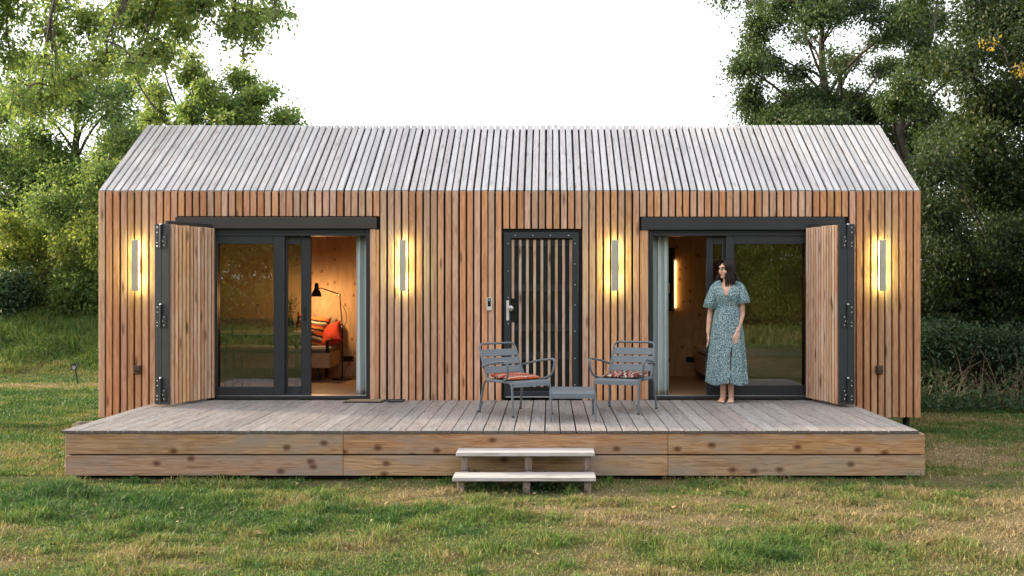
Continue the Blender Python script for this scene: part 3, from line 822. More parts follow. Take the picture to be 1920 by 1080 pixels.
# ---- folding shutters: two leaves folded out together
def shutter(hx, hy, fx, fy, side):
    """hinge point -> front point of the slatted leaf; side = which way the dark second leaf lies"""
    hz0, hz1 = DECK_Z + .035, wz(428) + .0
    d = Vector((fx - hx, fy - hy, 0)); Ln = d.length; d.normalize()
    yaw = math.atan2(d.y, d.x)
    # local frame: +X along the leaf outwards, +Y to its left
    root = bpy.data.objects.new("folding_shutter", None); COL.objects.link(root); root.parent = cabin
    root.location = Vector((hx, hy, 0)) - CO; root.rotation_euler = (0, 0, yaw)
    s = side                                   # slats face local -s*Y ... dark leaf lies on +s*Y
    lf = MB(); h0, h1 = hz0, hz1
    th = .045
    lf.cbox(0, Ln, s * .0, s * .028, h0 + .03, h0 + .09, .003); lf.cbox(0, Ln, s * .0, s * .028, h1 - .09, h1 - .03, .003)
    lf.cbox(0, .05, 0, s * .03, h0 + .09, h1 - .09, .003)
    lf.cbox(Ln - .004, Ln + .006, -s * .043, s * .062, h0 - .005, h1 + .01, .002)
    lf.cbox(.05, Ln - .05, s * .010, s * .018, h0 + .09, h1 - .09, .001)
    l_ = link("shutter_leaf", lf.mesh("shutter_leaf", M['shutter_frame']), root)
    n = 12; pitch = (Ln - .012) / n
    sm = MB(); sm.cbox(-.0205, .0205, -.026, .026, -(h1 - h0) / 2, (h1 - h0) / 2, .003); sme = sm.mesh("shutter_slat", M['shutter_wood'])
    for k in range(n):
        o = link("shutter_slat", sme, root, (pitch * (k + .5), -s * .0275, (h0 + h1) / 2 + rnd.uniform(-.004, .004)))
        o.rotation_euler = (0, 0, rnd.uniform(-.03, .03))
    l2 = MB()
    l2.cbox(.02, Ln, s * .068, s * .10, h0 + .03, h0 + .09, .003); l2.cbox(.02, Ln, s * .068, s * .10, h1 - .09, h1 - .03, .003)
    l2.cbox(Ln - .004, Ln + .006, s * .066, s * .155, h0 - .005, h1 + .01, .002)
    l2.cbox(.05, Ln - .05, s * .08, s * .088, h0 + .09, h1 - .09, .001)
    link("shutter_leaf", l2.mesh("shutter_leaf", M['shutter_frame']), root)
    s2 = link("shutter_slat", sme, root, (pitch * .5, s * .125, (h0 + h1) / 2))
    for k in range(1, n):
        link("shutter_slat", sme, root, (pitch * (k + .5), s * .125, (h0 + h1) / 2 + rnd.uniform(-.004, .004)))
    # hinges on the front edge
    for zf in (h1 - .13, (h0 + h1) / 2 - .02, h0 + .16):
        hm = MB(); hm.tube([(Ln + .018, s * .064, zf - .13), (Ln + .018, s * .064, zf + .13)], .0105, 10)
        hm.cbox(Ln + .0065, Ln + .012, s * -.01, s * .055, zf - .13, zf + .01, .001); hm.cbox(Ln + .0065, Ln + .012, s * .075, s * .14, zf - .01, zf + .13, .001)
        hm.cbox(Ln + .0065, Ln + .012, s * .075, s * .14, zf - .13, zf - .05, .001)
        ho = link("hinge", hm.mesh("hinge", M['black_metal'], smooth=True), root)
        bm_ = MB(); Mr = Matrix.Rotation(R(90), 4, 'Y')
        for (yy, zz) in ((.004, -.01), (.018, -.055), (.004, -.10), (.112, .10), (.112, .045), (.112, -.07), (.112, -.11)):
            bm_.lathe([(.0065, 0), (.0065, .003), (.003, .005)], n=8, M=Mr, c=(Ln + .0125, s * (yy + (.02 if yy < .05 else 0)), zf + zz))
        bm_.lathe([(.014, 0), (.010, .010), (.003, .014)], n=10, c=(Ln + .018, s * .064, zf + .1305))
        o = link("hinge_bolts", bm_.mesh("hinge_bolts", M['screw'], smooth=True), root)
    tk = MB(); tk.cbox(-.02, Ln + .0, -.02 * s, s * .02, h1 + .012, h1 + .045, .003)
    link("shutter_rail", tk.mesh("shutter_rail", M['shutter_frame']), root)
    return root
shutter(-4.005, WY - .02, -4.268, 11.89, -1)
shutter(3.085, WY - .02, 3.262, 11.89, 1)

# ------------------------------------------------------------------ things fixed on the wall
def wall_lamp(x, label):
    t = thing("wall_lamp", label, "wall lamp", (x, WY, wz(498)), group="slim vertical wall lamps on the cabin front")
    h = .30
    b = MB(); b.cbox(-.036, .036, -.130, -.084, -h, h, .004); b.build("lamp_housing", M['lamp_metal'], t)
    g = MB(); g.box(-.031, .031, -.0838, -.062, -h + .012, h - .012)
    g.build("lamp_light", M['lamp_glow'], t)
    p = MB(); p.box(-.02, .02, -.0618, -.001, -.10, .10)
    p.build("mounting_plate", M['black_metal'], t)
    return t
wall_lamp(wx(259.5), "glowing slim wall lamp at the far left end of the cabin beside the left shutter")
wall_lamp(wx(757.5), "glowing slim wall lamp just right of the room with the red cushion")
wall_lamp(wx(1151.5), "glowing slim wall lamp between the slatted entry door and the right sliding door")
wall_lamp(wx(1649.5), "glowing slim wall lamp at the far right end of the cabin beside the right shutter")
for x, lab in ((259, "small brown weatherproof socket low on the wall under the far left lamp"), (1648, "small brown weatherproof socket low on the wall under the far right lamp")):
    t = thing("outdoor_socket", lab, "socket", (wx(x), WY, wz(693)), group="brown sockets on the cabin front")
    b = MB(); b.cbox(-.042, .042, -.032, -.002, -.05, .05, .006); b.build("socket_box", M['bronze'], t)
    b = MB(); b.cbox(-.037, .037, -.046, -.0325, -.02, .046, .008); b.cbox(-.030, .030, -.043, -.0325, -.045, -.024, .004); b.build("socket_lid", M['bronze'], t)
t = thing("key_safe", "small pale key box screwed to the slats left of the entry door", "key box", (wx(917.5), WY, wz(570)))
b = MB()
for (a, b2, c, d) in ((-.034, -.020, -.078, .078), (.020, .034, -.078, .078), (-.020, .020, .066, .078), (-.020, .020, -.078, -.030)): b.cbox(a, b2, -.022, -.002, c, d, .004)
b.build("box_frame", M['plastic_white'], t)
b = MB(); b.cbox(-.0195, .0195, -.012, -.003, -.0295, .0655, .002); b.build("keypad", M['black_metal'], t)
b = MB(); b.lathe([(.009, 0), (.009, .006), (.005, .009)], n=12, M=Matrix.Rotation(R(90), 4, 'X'), c=(0, -.0125, .045)); b.build("push_button", M['screw'], t, smooth=True)

# ------------------------------------------------------------------ deck
deck = thing("deck", "low grey timber deck of grooved boards with brown plank skirting along the cabin front", "deck", ((DX0 + DX1) / 2, 11.3, 0))
DO = Vector(deck.location)
BP = .1463; BW = .1355; DL = WY - .012 - DY0
prof = []
ng = 9; gw = BW / ng
for k in range(ng):
    x = -BW / 2 + k * gw
    prof += [(x + gw * .08, -.0042), (x + gw * .22, 0), (x + gw * .70, 0), (x + gw * .86, -.0042)]
prof = [(-BW / 2, -.028), (-BW / 2, -.009), (-BW / 2 + .0035, -.0035)] + prof[1:-1] + [(BW / 2 - .0035, -.0035), (BW / 2, -.009), (BW / 2, -.028)]
bm_ = MB(); bm_.prism(prof, 1, -DL / 2, DL / 2); bm_.m[-1] = bm_.m[-2] = 1
board_me = bm_.mesh("deck_board", [M['deck'], M['end_grain']])
x = DX0 + .115 - BW / 2
k = 0
while x < DX1 - .05:
    if x - BW / 2 >= DX0 - .03:
        o = link("deck_board", board_me, deck, Vector((x + rnd.uniform(-.001, .001), DY0 + DL / 2 + rnd.uniform(-.004, .004), DECK_Z + rnd.uniform(-.0015, .0015))) - DO)
        o.rotation_euler = (0, rnd.uniform(-.004, .004), rnd.uniform(-.0006, .0006))
    x += BP
js = MB()
for yy in (10.03, 10.7, 11.4, 12.1, 12.58): js.box(DX0 + .04, DX1 - .04, yy, yy + .04, .20, DECK_Z - .029)
js.box(DX0 + .05, DX1 - .05, DY0 + .12, DY0 + .14, -.05, .20); js.box(DX0 + .05, DX0 + .07, DY0 + .14, WY, -.05, .2); js.box(DX1 - .07, DX1 - .05, DY0 + .14, WY, -.05, .2)
o = js.build("deck_joists", M['dark'], deck, -DO)
# skirting planks: two rows with butt joints at px 643 and 1252
J = [(121 - 1030) / 200., (643 - 1030) / 200., (1252.5 - 1030) / 200., (1735 - 1030) / 200.]
for r_, (za, zb_) in enumerate(((.236, DECK_Z - .032), (.034, .222))):
    for i in range(3):
        p = MB(); a, b2 = J[i] + .002, J[i + 1] - .002
        c = Vector(((a + b2) / 2, DY0 + .022, (za + zb_) / 2))
        p.cbox(a - c.x, b2 - c.x, -.014, .014, za - c.z, zb_ - c.z, .003)
        o = p.build("skirting_plank", M['fascia'], deck, c - DO + Vector((0, rnd.uniform(-.002, .002), 0)))
        o.rotation_euler = (0, rnd.uniform(-.0008, .0008), 0)
for sx in (J[0] + .014, J[3] - .014):
    for (za, zb_) in ((.232, DECK_Z - .032), (.034, .224)):
        p = MB(); c = Vector((sx, (DY0 + .04 + WY) / 2, (za + zb_) / 2)); hl = (WY - DY0 - .05) / 2
        p.cbox(-hl, hl, -.014, .014, za - c.z, zb_ - c.z, .003)
        o = p.build("skirting_plank", M['fascia'], deck, c - DO); o.rotation_euler = (0, 0, R(90))

steps = thing("wooden_steps", "two low grey plank steps up to the front edge of the deck", "steps", (-.22, 9.7, 0))
SO = Vector(steps.location)
def tread(x0, x1, y0, y1, z):
    p = MB(); c = Vector(((x0 + x1) / 2, (y0 + y1) / 2, z - .017))
    p.cbox(x0 - c.x, x1 - c.x, y0 - c.y, y1 - c.y, -.017, .017, .004); p.build("tread", M['tread'], steps, c - SO)
tread(-.850, .413, 9.715, 9.993, .297)
tread(-.856, .412, 9.42, 9.705, .122)
for (x, w) in ((-.775, .062), (-.192, .066), (.352, .062)):
    p = MB(); p.cbox(-w / 2, w / 2, -.03, .03, 0, .138, .004); p.build("riser_post", M['step_post'], steps, Vector((x, 9.80, .124)) - SO)
    p = MB(); p.cbox(-w / 2, w / 2, -.03, .03, 0, .16, .004); p.build("riser_post", M['step_post'], steps, Vector((x - .012, 9.50, -.075)) - SO)
    p = MB(); p.cbox(-w / 2, w / 2, -.10, .10, 0, .08, .004); p.build("step_beam", M['step_post'], steps, Vector((x, 9.87, .04)) - SO)
# ------------------------------------------------------------------ deck furniture
def bez(p0, p1, p2, n=5):
    p0, p1, p2 = Vector(p0), Vector(p1), Vector(p2)
    return [p0 * (1 - t) ** 2 + p1 * 2 * t * (1 - t) + p2 * t * t for t in [i / n for i in range(n + 1)]]
def smooth_path(pts, r=.05, n=5):
    """polyline with rounded corners"""
    pts = [Vector(p) for p in pts]; out = [pts[0]]
    for i in range(1, len(pts) - 1):
        a, b, c = pts[i - 1], pts[i], pts[i + 1]
        d1 = min(r, (a - b).length * .45); d2 = min(r, (c - b).length * .45)
        out += bez(b + (a - b).normalized() * d1, b, b + (c - b).normalized() * d2, n)
    return out + [pts[-1]]
def pillow_mb(w, d, h, n=16, pinch=.12, mb=None, seed=0):
    mb = mb or MB(); rr = random.Random(seed)
    vs = []; ids = {}
    for s in (1, -1):
        for i in range(n + 1):
            for j in range(n + 1):
                u, v = i / n * 2 - 1, j / n * 2 - 1
                if s < 0 and (i in (0, n) or j in (0, n)):
                    ids[(s, i, j)] = ids[(1, i, j)]; continue
                k = max(0, (1 - u ** 4) * (1 - v ** 4)) ** .55
                px = 1 - pinch * (1 - abs(v)) ** 2 * 0 - pinch * (v * v) * 0
                x = w / 2 * u * (1 - pinch * .5 * (1 - v * v)); y = d / 2 * v * (1 - pinch * .5 * (1 - u * u))
                z = s * h / 2 * k * (1 + .12 * math.sin(5 * u + seed) * math.sin(4 * v + 2 * seed))
                ids[(s, i, j)] = len(vs); vs.append((x, y, z))
    fs = []
    for s in (1, -1):
        for i in range(n):
            for j in range(n):
                q = [ids[(s, i, j)], ids[(s, i + 1, j)], ids[(s, i + 1, j + 1)], ids[(s, i, j + 1)]]
                fs.append(tuple(q if s > 0 else reversed(q)))
    mb.add(vs, fs)
    return mb

def lounge_chair(label, loc, rz):
    t = thing("lounge_chair", label, "chair", loc, rz, group="grey metal lounge chairs on the deck")
    P = M['chair_paint']; r = .0125
    for s in (-1, 1):
        leg = MB(); leg.tube(smooth_path([(s * .243, -.18, .352), (s * .243, -.265, .352), (s * .250, -.295, 0)], .06), r, 10)
        leg.build("leg", P, t, smooth=True)
        leg = MB(); leg.tube(smooth_path([(s * .250, .10, .352), (s * .252, .235, .352), (s * .272, .305, 0)], .08), r, 10)
        leg.build("leg", P, t, smooth=True)
        rail = MB(); rail.tube([(s * .243, -.182, .352), (s * .250, .102, .352)], r, 10); rail.build("seat_rail", P, t, smooth=True)
        arm = MB(); arm.tube(smooth_path([(s * .243, -.10, .357), (s * .285, -.255, .40), (s * .310, -.285, .585), (s * .300, .02, .545), (s * .262, .262, .492)], .075, 6), r, 10)
        arm.build("armrest", P, t, smooth=True)
    bk = MB()
    bk.tube(smooth_path([(-.250, .10, .345), (-.245, .195, .36), (-.232, .375, .728), (.232, .375, .728), (.245, .195, .36), (.250, .10, .345)], .06, 6), r, 10)
    bk.build("back_frame", P, t, smooth=True)
    d = Vector((0, .18, .368)).normalized(); o = Vector((0, .195, .36))
    for k in range(3):
        a = .062 + k * .098
        sl_ = MB(); Mx = Matrix.Translation(o + d * (a + .041)) @ Matrix.Rotation(-math.atan2(d.y, d.z), 4, 'X')
        sl_.cbox(-.232 + k * .003, .232 - k * .003, -.006, .004, -.041, .041, .003, M=Mx)
        sl_.build("back_slat", P, t)
    for k in range(3):
        y0 = -.20 + k * .135
        st = MB()
        if k == 0:
            pf = [(-.283, .305), (-.279, .305), (-.272, .345), (-.255, .3605), (-.085, .3605), (-.085, .3645), (-.257, .3645), (-.276, .348)]
            st.prism(pf, 0, -.238, .238)
        else: st.cbox(-.240, .240, y0 + .002 - .016, y0 + .118 - .002, .3605, .3645, .0015)
        st.build("seat_slat", P, t)
    for s in (-1, 1):
        for q in (((s * .2505, -.296, .001), (s * .250, -.295, .016)), ((s * .2722, .3055, .001), (s * .2715, .304, .016))):
            ft = MB(); ft.tube(q, .0145, 10); ft.build("foot_cap", M['rubber'], t)
    return t
ch1 = lounge_chair("slate grey metal lounge chair in front of the entry door, turned towards the right", (-.352, 11.37, DECK_Z), R(37))
ch2 = lounge_chair("slate grey metal lounge chair under the right wall lamp, facing the lawn to the left", (.815, 11.58, DECK_Z), R(-22))
c = pillow_mb(.43, .42, .05, 18, .06).build("seat_cushion", M['seat_stripe'], None, (-.352 - .012, 11.37 + .016, DECK_Z + .392), smooth='all')
c.rotation_euler = (R(3), 0, R(37)); tag(c, "thin orange and red striped cushion on the seat of the left lounge chair", "cushion")
c = pillow_mb(.42, .42, .05, 18, .06, seed=2).build("seat_cushion", M['seat_pattern'], None, (.815 + .008, 11.58 + .02, DECK_Z + .392), smooth='all')
c.rotation_euler = (R(3), 0, R(-22)); tag(c, "thin dark patterned cushion on the seat of the right lounge chair", "cushion")

ft = thing("footstool", "low slate grey metal footstool table standing between the two lounge chairs", "footstool", (.237, 10.93, DECK_Z))
P = M['chair_paint']
for s in (-1, 1):
    for f in (-1, 1):
        l = MB(); l.tube(smooth_path([(s * .218, f * .10, .285), (s * .218, f * .255, .285), (s * .226, f * .285, 0)], .055), .0125, 10); l.build("leg", P, ft, smooth=True)
    l = MB(); l.tube([(s * .218, -.102, .285), (s * .218, .102, .285)], .0125, 8); l.build("side_rail", P, ft, smooth=True)
tp = MB()
pf = [(-.284, .232), (-.279, .232), (-.272, .275), (-.252, .294), (.252, .294), (.272, .275), (.279, .232), (.284, .232), (.277, .279), (.254, .299), (-.254, .299), (-.277, .279)]
tp.prism(pf, 0, -.212, .212); tp.build("top_panel", P, ft)

# mats by the left door
mt = thing("doormat", "dark rubber edged doormat lying in front of the left sliding door", "doormat", (-2.15, 12.47, DECK_Z), R(0))
b = MB(); b.prism([(-.24, -.115), (.20, -.115), (.235, .115), (-.205, .115)], 2, .001, .012); b.build("rubber_base", M['rubber'], mt)
b = MB(); b.prism([(-.222, -.102), (.188, -.102), (.218, .102), (-.192, .102)], 2, .0125, .021); b.build("coir_pile", plain("coir_fibre", (.24, .18, .12), 1.0, noise=.4, nscale=60, bump=.8, bscale=300), mt)
mt = thing("boot_tray", "flat dark tray lying at the right end of the doormat", "tray", (-1.80, 12.50, DECK_Z))
b = MB()
for (a, b2, c0, d) in ((-.09, .10, -.10, -.085), (-.09, .10, .085, .10), (-.09, -.075, -.085, .085), (.085, .10, -.085, .085)): b.cbox(a, b2, c0, d, .001, .017, .003)
b.build("tray_rim", M['rubber'], mt)
b = MB(); b.box(-.075, .085, -.085, .085, .001, .005); b.build("tray_floor", plain("tray_floor_grey", (.12, .11, .10), .7), mt)

# log beside the deck and the garden spotlight on the lawn
lg = thing("log", "short bark covered log with a dark sawn end lying left of the deck", "log", (-5.29, 12.37, .125), R(-34))
b = MB(); pts = [(0, -.20 + .05 * i, .006 * math.sin(i * 1.3)) for i in range(9)]
b.tube(pts, [.125 + .008 * math.sin(i * 2.1) for i in range(9)], 18); b.build("bark", plain("woodland_bark", (.15, .115, .085), .95, noise=.5, nscale=22, bump=1.0, bscale=45), lg, smooth=True)
b = MB(); b.lathe([(.112, 0), (.112, .004)], n=20, M=Matrix.Rotation(R(90), 4, 'X'), c=(0, -.201, 0)); b.build("sawn_end", plain("dark_end_grain", (.045, .038, .032), .9, noise=.4, nscale=30), lg)
gs = thing("garden_spotlight", "small black garden spotlight on a leaning spike in the lawn on the left", "garden light", (-8.68, 19.6, float(ground_z(-8.68, 19.6))), 0)
b = MB(); b.tube([(.02, 0, -.03), (0, 0, .12), (-.03, 0, .27)], .013, 8); b.build("spike", M['black_metal'], gs, smooth=True)
b = MB(); b.lathe([(.030, .05), (.046, .03), (.052, -.01), (.052, -.05), (.044, -.05), (.044, -.02), (.01, -.015)], n=18, M=Matrix.Rotation(R(-90), 4, 'X'), c=(-.035, -.02, .31))
b.build("lamp_head", M['black_metal'], gs, smooth=True)
b = MB(); b.lathe([(.043, 0), (.043, .003)], n=18, M=Matrix.Rotation(R(-90), 4, 'X'), c=(-.035, -.052, .31)); b.build("lens", plain("grey_lens", (.45, .45, .47), .15), gs)
b = MB(); b.cbox(-.085, .02, -.085, .03, .366, .376, .003); b.build("hood", M['black_metal'], gs)

# ------------------------------------------------------------------ left room
def IX(px, Y): return (px - 1030) * Y / 2000
def IZ(py, Y): return EYE - (py - 533) * Y / 2000
sf = thing("sofa", "wooden box daybed with grey mattress and taupe back in the left room", "sofa", (-3.9, 15.1, FLOOR_Z))
so_ = Vector(sf.location)
def sp(mb, name, mat, smooth=False): 
    mb.v = [tuple(Vector(p) - so_) for p in mb.v]; return mb.build(name, mat, sf, smooth=smooth)
b = MB(); b.cbox(-5.1, -3.03, 14.70, 15.42, .675, .882, .004); sp(b, "box_base", M['spruce_x'])
b = MB(); b.cbox(-5.08, -3.05, 14.72, 15.34, .8825, .965, .03); sp(b, "mattress", M['mattress'])
b = MB(); b.cbox(-5.1, -3.06, 15.345, 15.46, .8825, 1.335, .02); sp(b, "backrest", M['upholstery'])
for x in (-5.0, -4.1, -3.2):
    b = MB(); b.cbox(x - .02, x + .02, 14.76, 14.80, FLOOR_Z, .674, .002); sp(b, "leg", M['black_metal'])
    b = MB(); b.cbox(x - .02, x + .02, 15.30, 15.34, FLOOR_Z, .674, .002); sp(b, "leg", M['black_metal'])
b = MB(); b.cbox(-3.085, -3.04, 14.705, 14.725, .8825, 1.06, .002); b.cbox(-3.085, -3.04, 14.725, 15.34, 1.04, 1.06, .002); sp(b, "armrest", M['black_metal'])
c = pillow_mb(.48, .48, .17, 18, .14, seed=1).build("striped_cushion", M['cushion_stripe'], None, (-3.37, 15.10, 1.165), smooth='all')
c.rotation_euler = (R(72), R(12), R(14)); tag(c, "ochre and black striped cushion leaning on the daybed in the left room", "cushion")
c = pillow_mb(.43, .36, .14, 18, .16, seed=3).build("red_cushion", M['red'], None, (-3.13, 15.12, 1.10), smooth='all')
c.rotation_euler = (R(62), R(-20), R(-12)); tag(c, "plain red cushion leaning beside the striped cushion on the daybed", "cushion")

LX, LY = -2.915, 15.02
fl_ = thing("floor_lamp", "black adjustable floor lamp switched on beside the daybed in the left room", "floor lamp", (LX, LY, FLOOR_Z))
def L(p): return (p[0] - LX, p[1] - LY, p[2] - FLOOR_Z)
b = MB(); b.lathe([(.150, .0), (.150, .012), (.140, .020), (.03, .026), (.018, .05)], n=28); b.build("base", M['black_metal'], fl_, smooth=True)
b = MB(); b.tube([(0, 0, .02), (0, 0, .74)], .011, 10); b.build("pole", M['black_metal'], fl_, smooth=True)
top = (IX(637, LY), LY, IZ(552, LY)); elbow = (LX, LY, FLOOR_Z + .74); sh = (IX(602, LY), LY, IZ(540, LY))
b = MB(); b.tube([L(elbow), L(top)], .008, 8); b.build("lower_arm", M['black_metal'], fl_, smooth=True)
b = MB(); b.tube([L(top), L(sh)], .008, 8); b.build("upper_arm", M['black_metal'], fl_, smooth=True)
b = MB(); b.ball(L(elbow), .02); b.ball(L(top), .017); b.build("joint", M['steel'], fl_, smooth=True)
hx, hz = IX(593.5, LY), IZ(556, LY)
b = MB(); pr = [(.068, 0), (.066, .035), (.052, .075), (.036, .098), (.030, .115), (.030, .160), (.022, .185), (.004, .192)]
pr2 = [(.001, .11), (.028, .104), (.048, .072), (.062, .034), (.065, .0005)]
b.lathe(pr2 + pr, n=24, c=L((hx, LY, hz))); shd = b.build("lamp_shade", M['black_metal'], fl_, smooth=True)
b = MB(); b.tube([L((hx, LY, hz + .10)), L(sh)], .008, 8); b.build("shade_bracket", M['black_metal'], fl_, smooth=True)
b = MB(); b.ball(L((hx, LY, hz + .045)), (.027, .027, .034), 12, 8); b.build("bulb", M['bulb'], fl_, smooth=True)
b = MB(); b.tube(bez(L((LX, LY, FLOOR_Z + 1.05)), L((LX + .12, LY, FLOOR_Z + .86)), L((LX + .012, LY, FLOOR_Z + .74)), 8), .004, 6)
b.tube(bez(L((LX + .01, LY + .02, FLOOR_Z + .02)), L((LX + .05, LY + .2, FLOOR_Z + .30)), L((LX + .12, LY + .50, FLOOR_Z + .27)), 8), .004, 6); b.build("cable", M['black_metal'], fl_, smooth=True)
ld = bpy.data.lights.new("reading_lamp_light", 'POINT'); ld.energy = 7.0; ld.color = (1.0, .56, .22); ld.shadow_soft_size = .03
lo = bpy.data.objects.new("reading_lamp_light", ld); COL.objects.link(lo); lo.parent = fl_; lo.location = L((hx, LY - .0, hz - .045))
def wall_socket(label, x, y, z):
    t = thing("wall_socket", label, "socket", (x, y, z), group="black double sockets on the inside walls")
    b = MB(); b.cbox(-.075, .075, -.014, -.001, -.040, .040, .003); b.build("cover_plate", M['black_metal'], t)
    for s in (-1, 1):
        b = MB(); b.lathe([(.027, 0), (.027, .003), (.022, .003), (.020, .0005)], n=16, M=Matrix.Rotation(R(90), 4, 'X'), c=(s * .036, -.0145, 0)); b.build("outlet", M['rubber'], t)
wall_socket("black double wall socket beside the floor lamp in the left room", IX(653, 15.55), IY1 - .001, IZ(673, 15.55))
wall_socket("black double wall socket near the bed in the right room", IX(1296, 15.55), IY1 - .001, IZ(674.5, 15.55))

def curtain(label, x0, x1, y, k, seed):
    n, m_ = 90, 26; vs = []; fs = []; rr = random.Random(seed)
    ph = [rr.uniform(0, 6.28) for _ in range(4)]
    zt_, zb_ = 2.43, FLOOR_Z + .006
    for j in range(m_ + 1):
        f = j / m_; z = zt_ + (zb_ - zt_) * f
        for i in range(n + 1):
            u = i / n
            a = .032 + .018 * f
            xx = x0 + (x1 - x0) * (u + .012 * math.sin(3 * f + 9 * u)) + .010 * f * math.sin(ph[1] + 5 * u)
            yy = y + a * math.sin(2 * math.pi * k * u + ph[0] + .6 * math.sin(2.2 * f + ph[2])) + .012 * math.sin(2 * math.pi * k * 2.3 * u + ph[3] + f)
            vs.append((xx - x0, yy - y, z - zb_))
    for j in range(m_):
        for i in range(n):
            a = j * (n + 1) + i; fs.append((a, a + 1, a + n + 2, a + n + 1))
    t = thing("curtain", label, "curtain", (x0, y, zb_), group="sage grey curtains behind the sliding doors")
    mb = MB(); mb.add(vs, fs); o = mb.build("curtain_cloth", M['curtain'], t, smooth='all', recalc=False)
    md = o.modifiers.new("thickness", 'SOLIDIFY'); md.thickness = .0025
    b = MB(); b.cbox(-.05, x1 - x0 + .05, -.012, .012, 1.945, 1.965, .002); b.build("curtain_rail", M['plastic_white'], t)
curtain("sage grey curtain hanging at the right edge of the left doorway", IX(668, 12.95), IX(697, 12.95), 12.95, 2.6, 2)
curtain("sage grey curtain hanging at the left edge of the right doorway", IX(1219, 12.95), IX(1254, 12.95), 12.95, 2.8, 5)

tb = thing("dining_table", "dining table with black legs behind the left sliding glass", "table", (-3.75, 13.85, FLOOR_Z))
b = MB(); b.cbox(-.62, .62, -.35, .35, .700, .728, .003); b.build("table_top", M['spruce_x'], tb)
b = MB(); b.cbox(-.58, .58, -.31, .31, .66, .699, .003); b.build("apron", M['black_metal'], tb)
for sx in (-1, 1):
    for sy in (-1, 1):
        b = MB(); b.cbox(sx * .54 - .022, sx * .54 + .022, sy * .28 - .022, sy * .28 + .022, 0, .659, .003); b.build("leg", M['black_metal'], tb)
dc = thing("dining_chair", "black framed chair with wooden seat pushed to the table behind the left glass", "chair", (-4.07, 13.30, FLOOR_Z))
for sx in (-1, 1):
    b = MB(); b.tube([(sx * .19, -.22, 0), (sx * .185, -.18, .45), (sx * .185, -.23, .83)], .012, 8); b.build("leg", M['black_metal'], dc, smooth=True)
    b = MB(); b.tube([(sx * .185, .20, 0), (sx * .18, .17, .43)], .012, 8); b.build("leg", M['black_metal'], dc, smooth=True)
for z in (.80, .72, .64):
    b = MB(); b.cbox(-.19, .19, -.238, -.222, z - .022, z + .022, .004); b.build("back_slat", M['black_metal'], dc)
b = MB(); b.cbox(-.20, .20, -.19, .20, .432, .455, .006); b.build("seat", M['spruce_x'], dc)
vs_ = thing("potted_plant", "small leafy plant in a vase on the table behind the left glass", "plant", (-3.36, 13.82, FLOOR_Z + .7285))
b = MB(); b.lathe([(.045, 0), (.06, .04), (.058, .10), (.035, .15), (.032, .18), (.028, .18), (.030, .14), (.02, .13)], n=18); b.build("vase", plain("dark_vase", (.05, .05, .055), .3), vs_, smooth=True)
rr = random.Random(4); stm = MB(); lf_ = MB()
for k in range(11):
    a = rr.uniform(0, 6.28); r0 = rr.uniform(.06, .22); e = (r0 * math.cos(a), r0 * math.sin(a), rr.uniform(.30, .52))
    pts = bez((0, 0, .13), (e[0] * .3, e[1] * .3, .36), e, 6); stm.tube(pts, .0025, 5)
    for q in range(9):
        p = pts[rr.randint(2, 6)]; d = Vector((rr.uniform(-1, 1), rr.uniform(-1, 1), rr.uniform(-.3, .8))).normalized(); s = d.cross(Vector((0, 0, 1))).normalized() * .013
        lf_.add([p, p + d * .025 + s, p + d * .055, p + d * .025 - s], [(0, 1, 2), (0, 2, 3)])
stm.build("stems", M['twig'], vs_); lf_.build("leaves", M['leaf_gold'], vs_, recalc=False)

# ------------------------------------------------------------------ right room
bd = thing("bed", "wooden bed with pale bedding in the right room behind the woman", "bed", (3.1, 15.0, FLOOR_Z))
b = MB(); b.cbox(-1.0, 1.0, -.62, .50, .10, .345, .005); b.build("bed_frame", M['spruce_x'], bd)
b = MB(); b.cbox(-.97, .97, -.59, .47, .3455, .47, .04); b.build("mattress", M['pillow'], bd, smooth=True)
for sx in (-1, 1):
    for sy in (-.55, .43):
        b = MB(); b.cbox(sx * .85 - .03, sx * .85 + .03, sy - .03, sy + .03, 0, .0995, .003); b.build("leg", M['black_metal'], bd)
c = pillow_mb(.62, .42, .17, 16, .12, seed=5).build("pillow", M['pillow'], None, (2.42, 14.85, FLOOR_Z + .55), smooth='all')
c.rotation_euler = (R(8), R(-6), R(80)); tag(c, "pale rumpled pillow on the near end of the bed in the right room", "pillow")

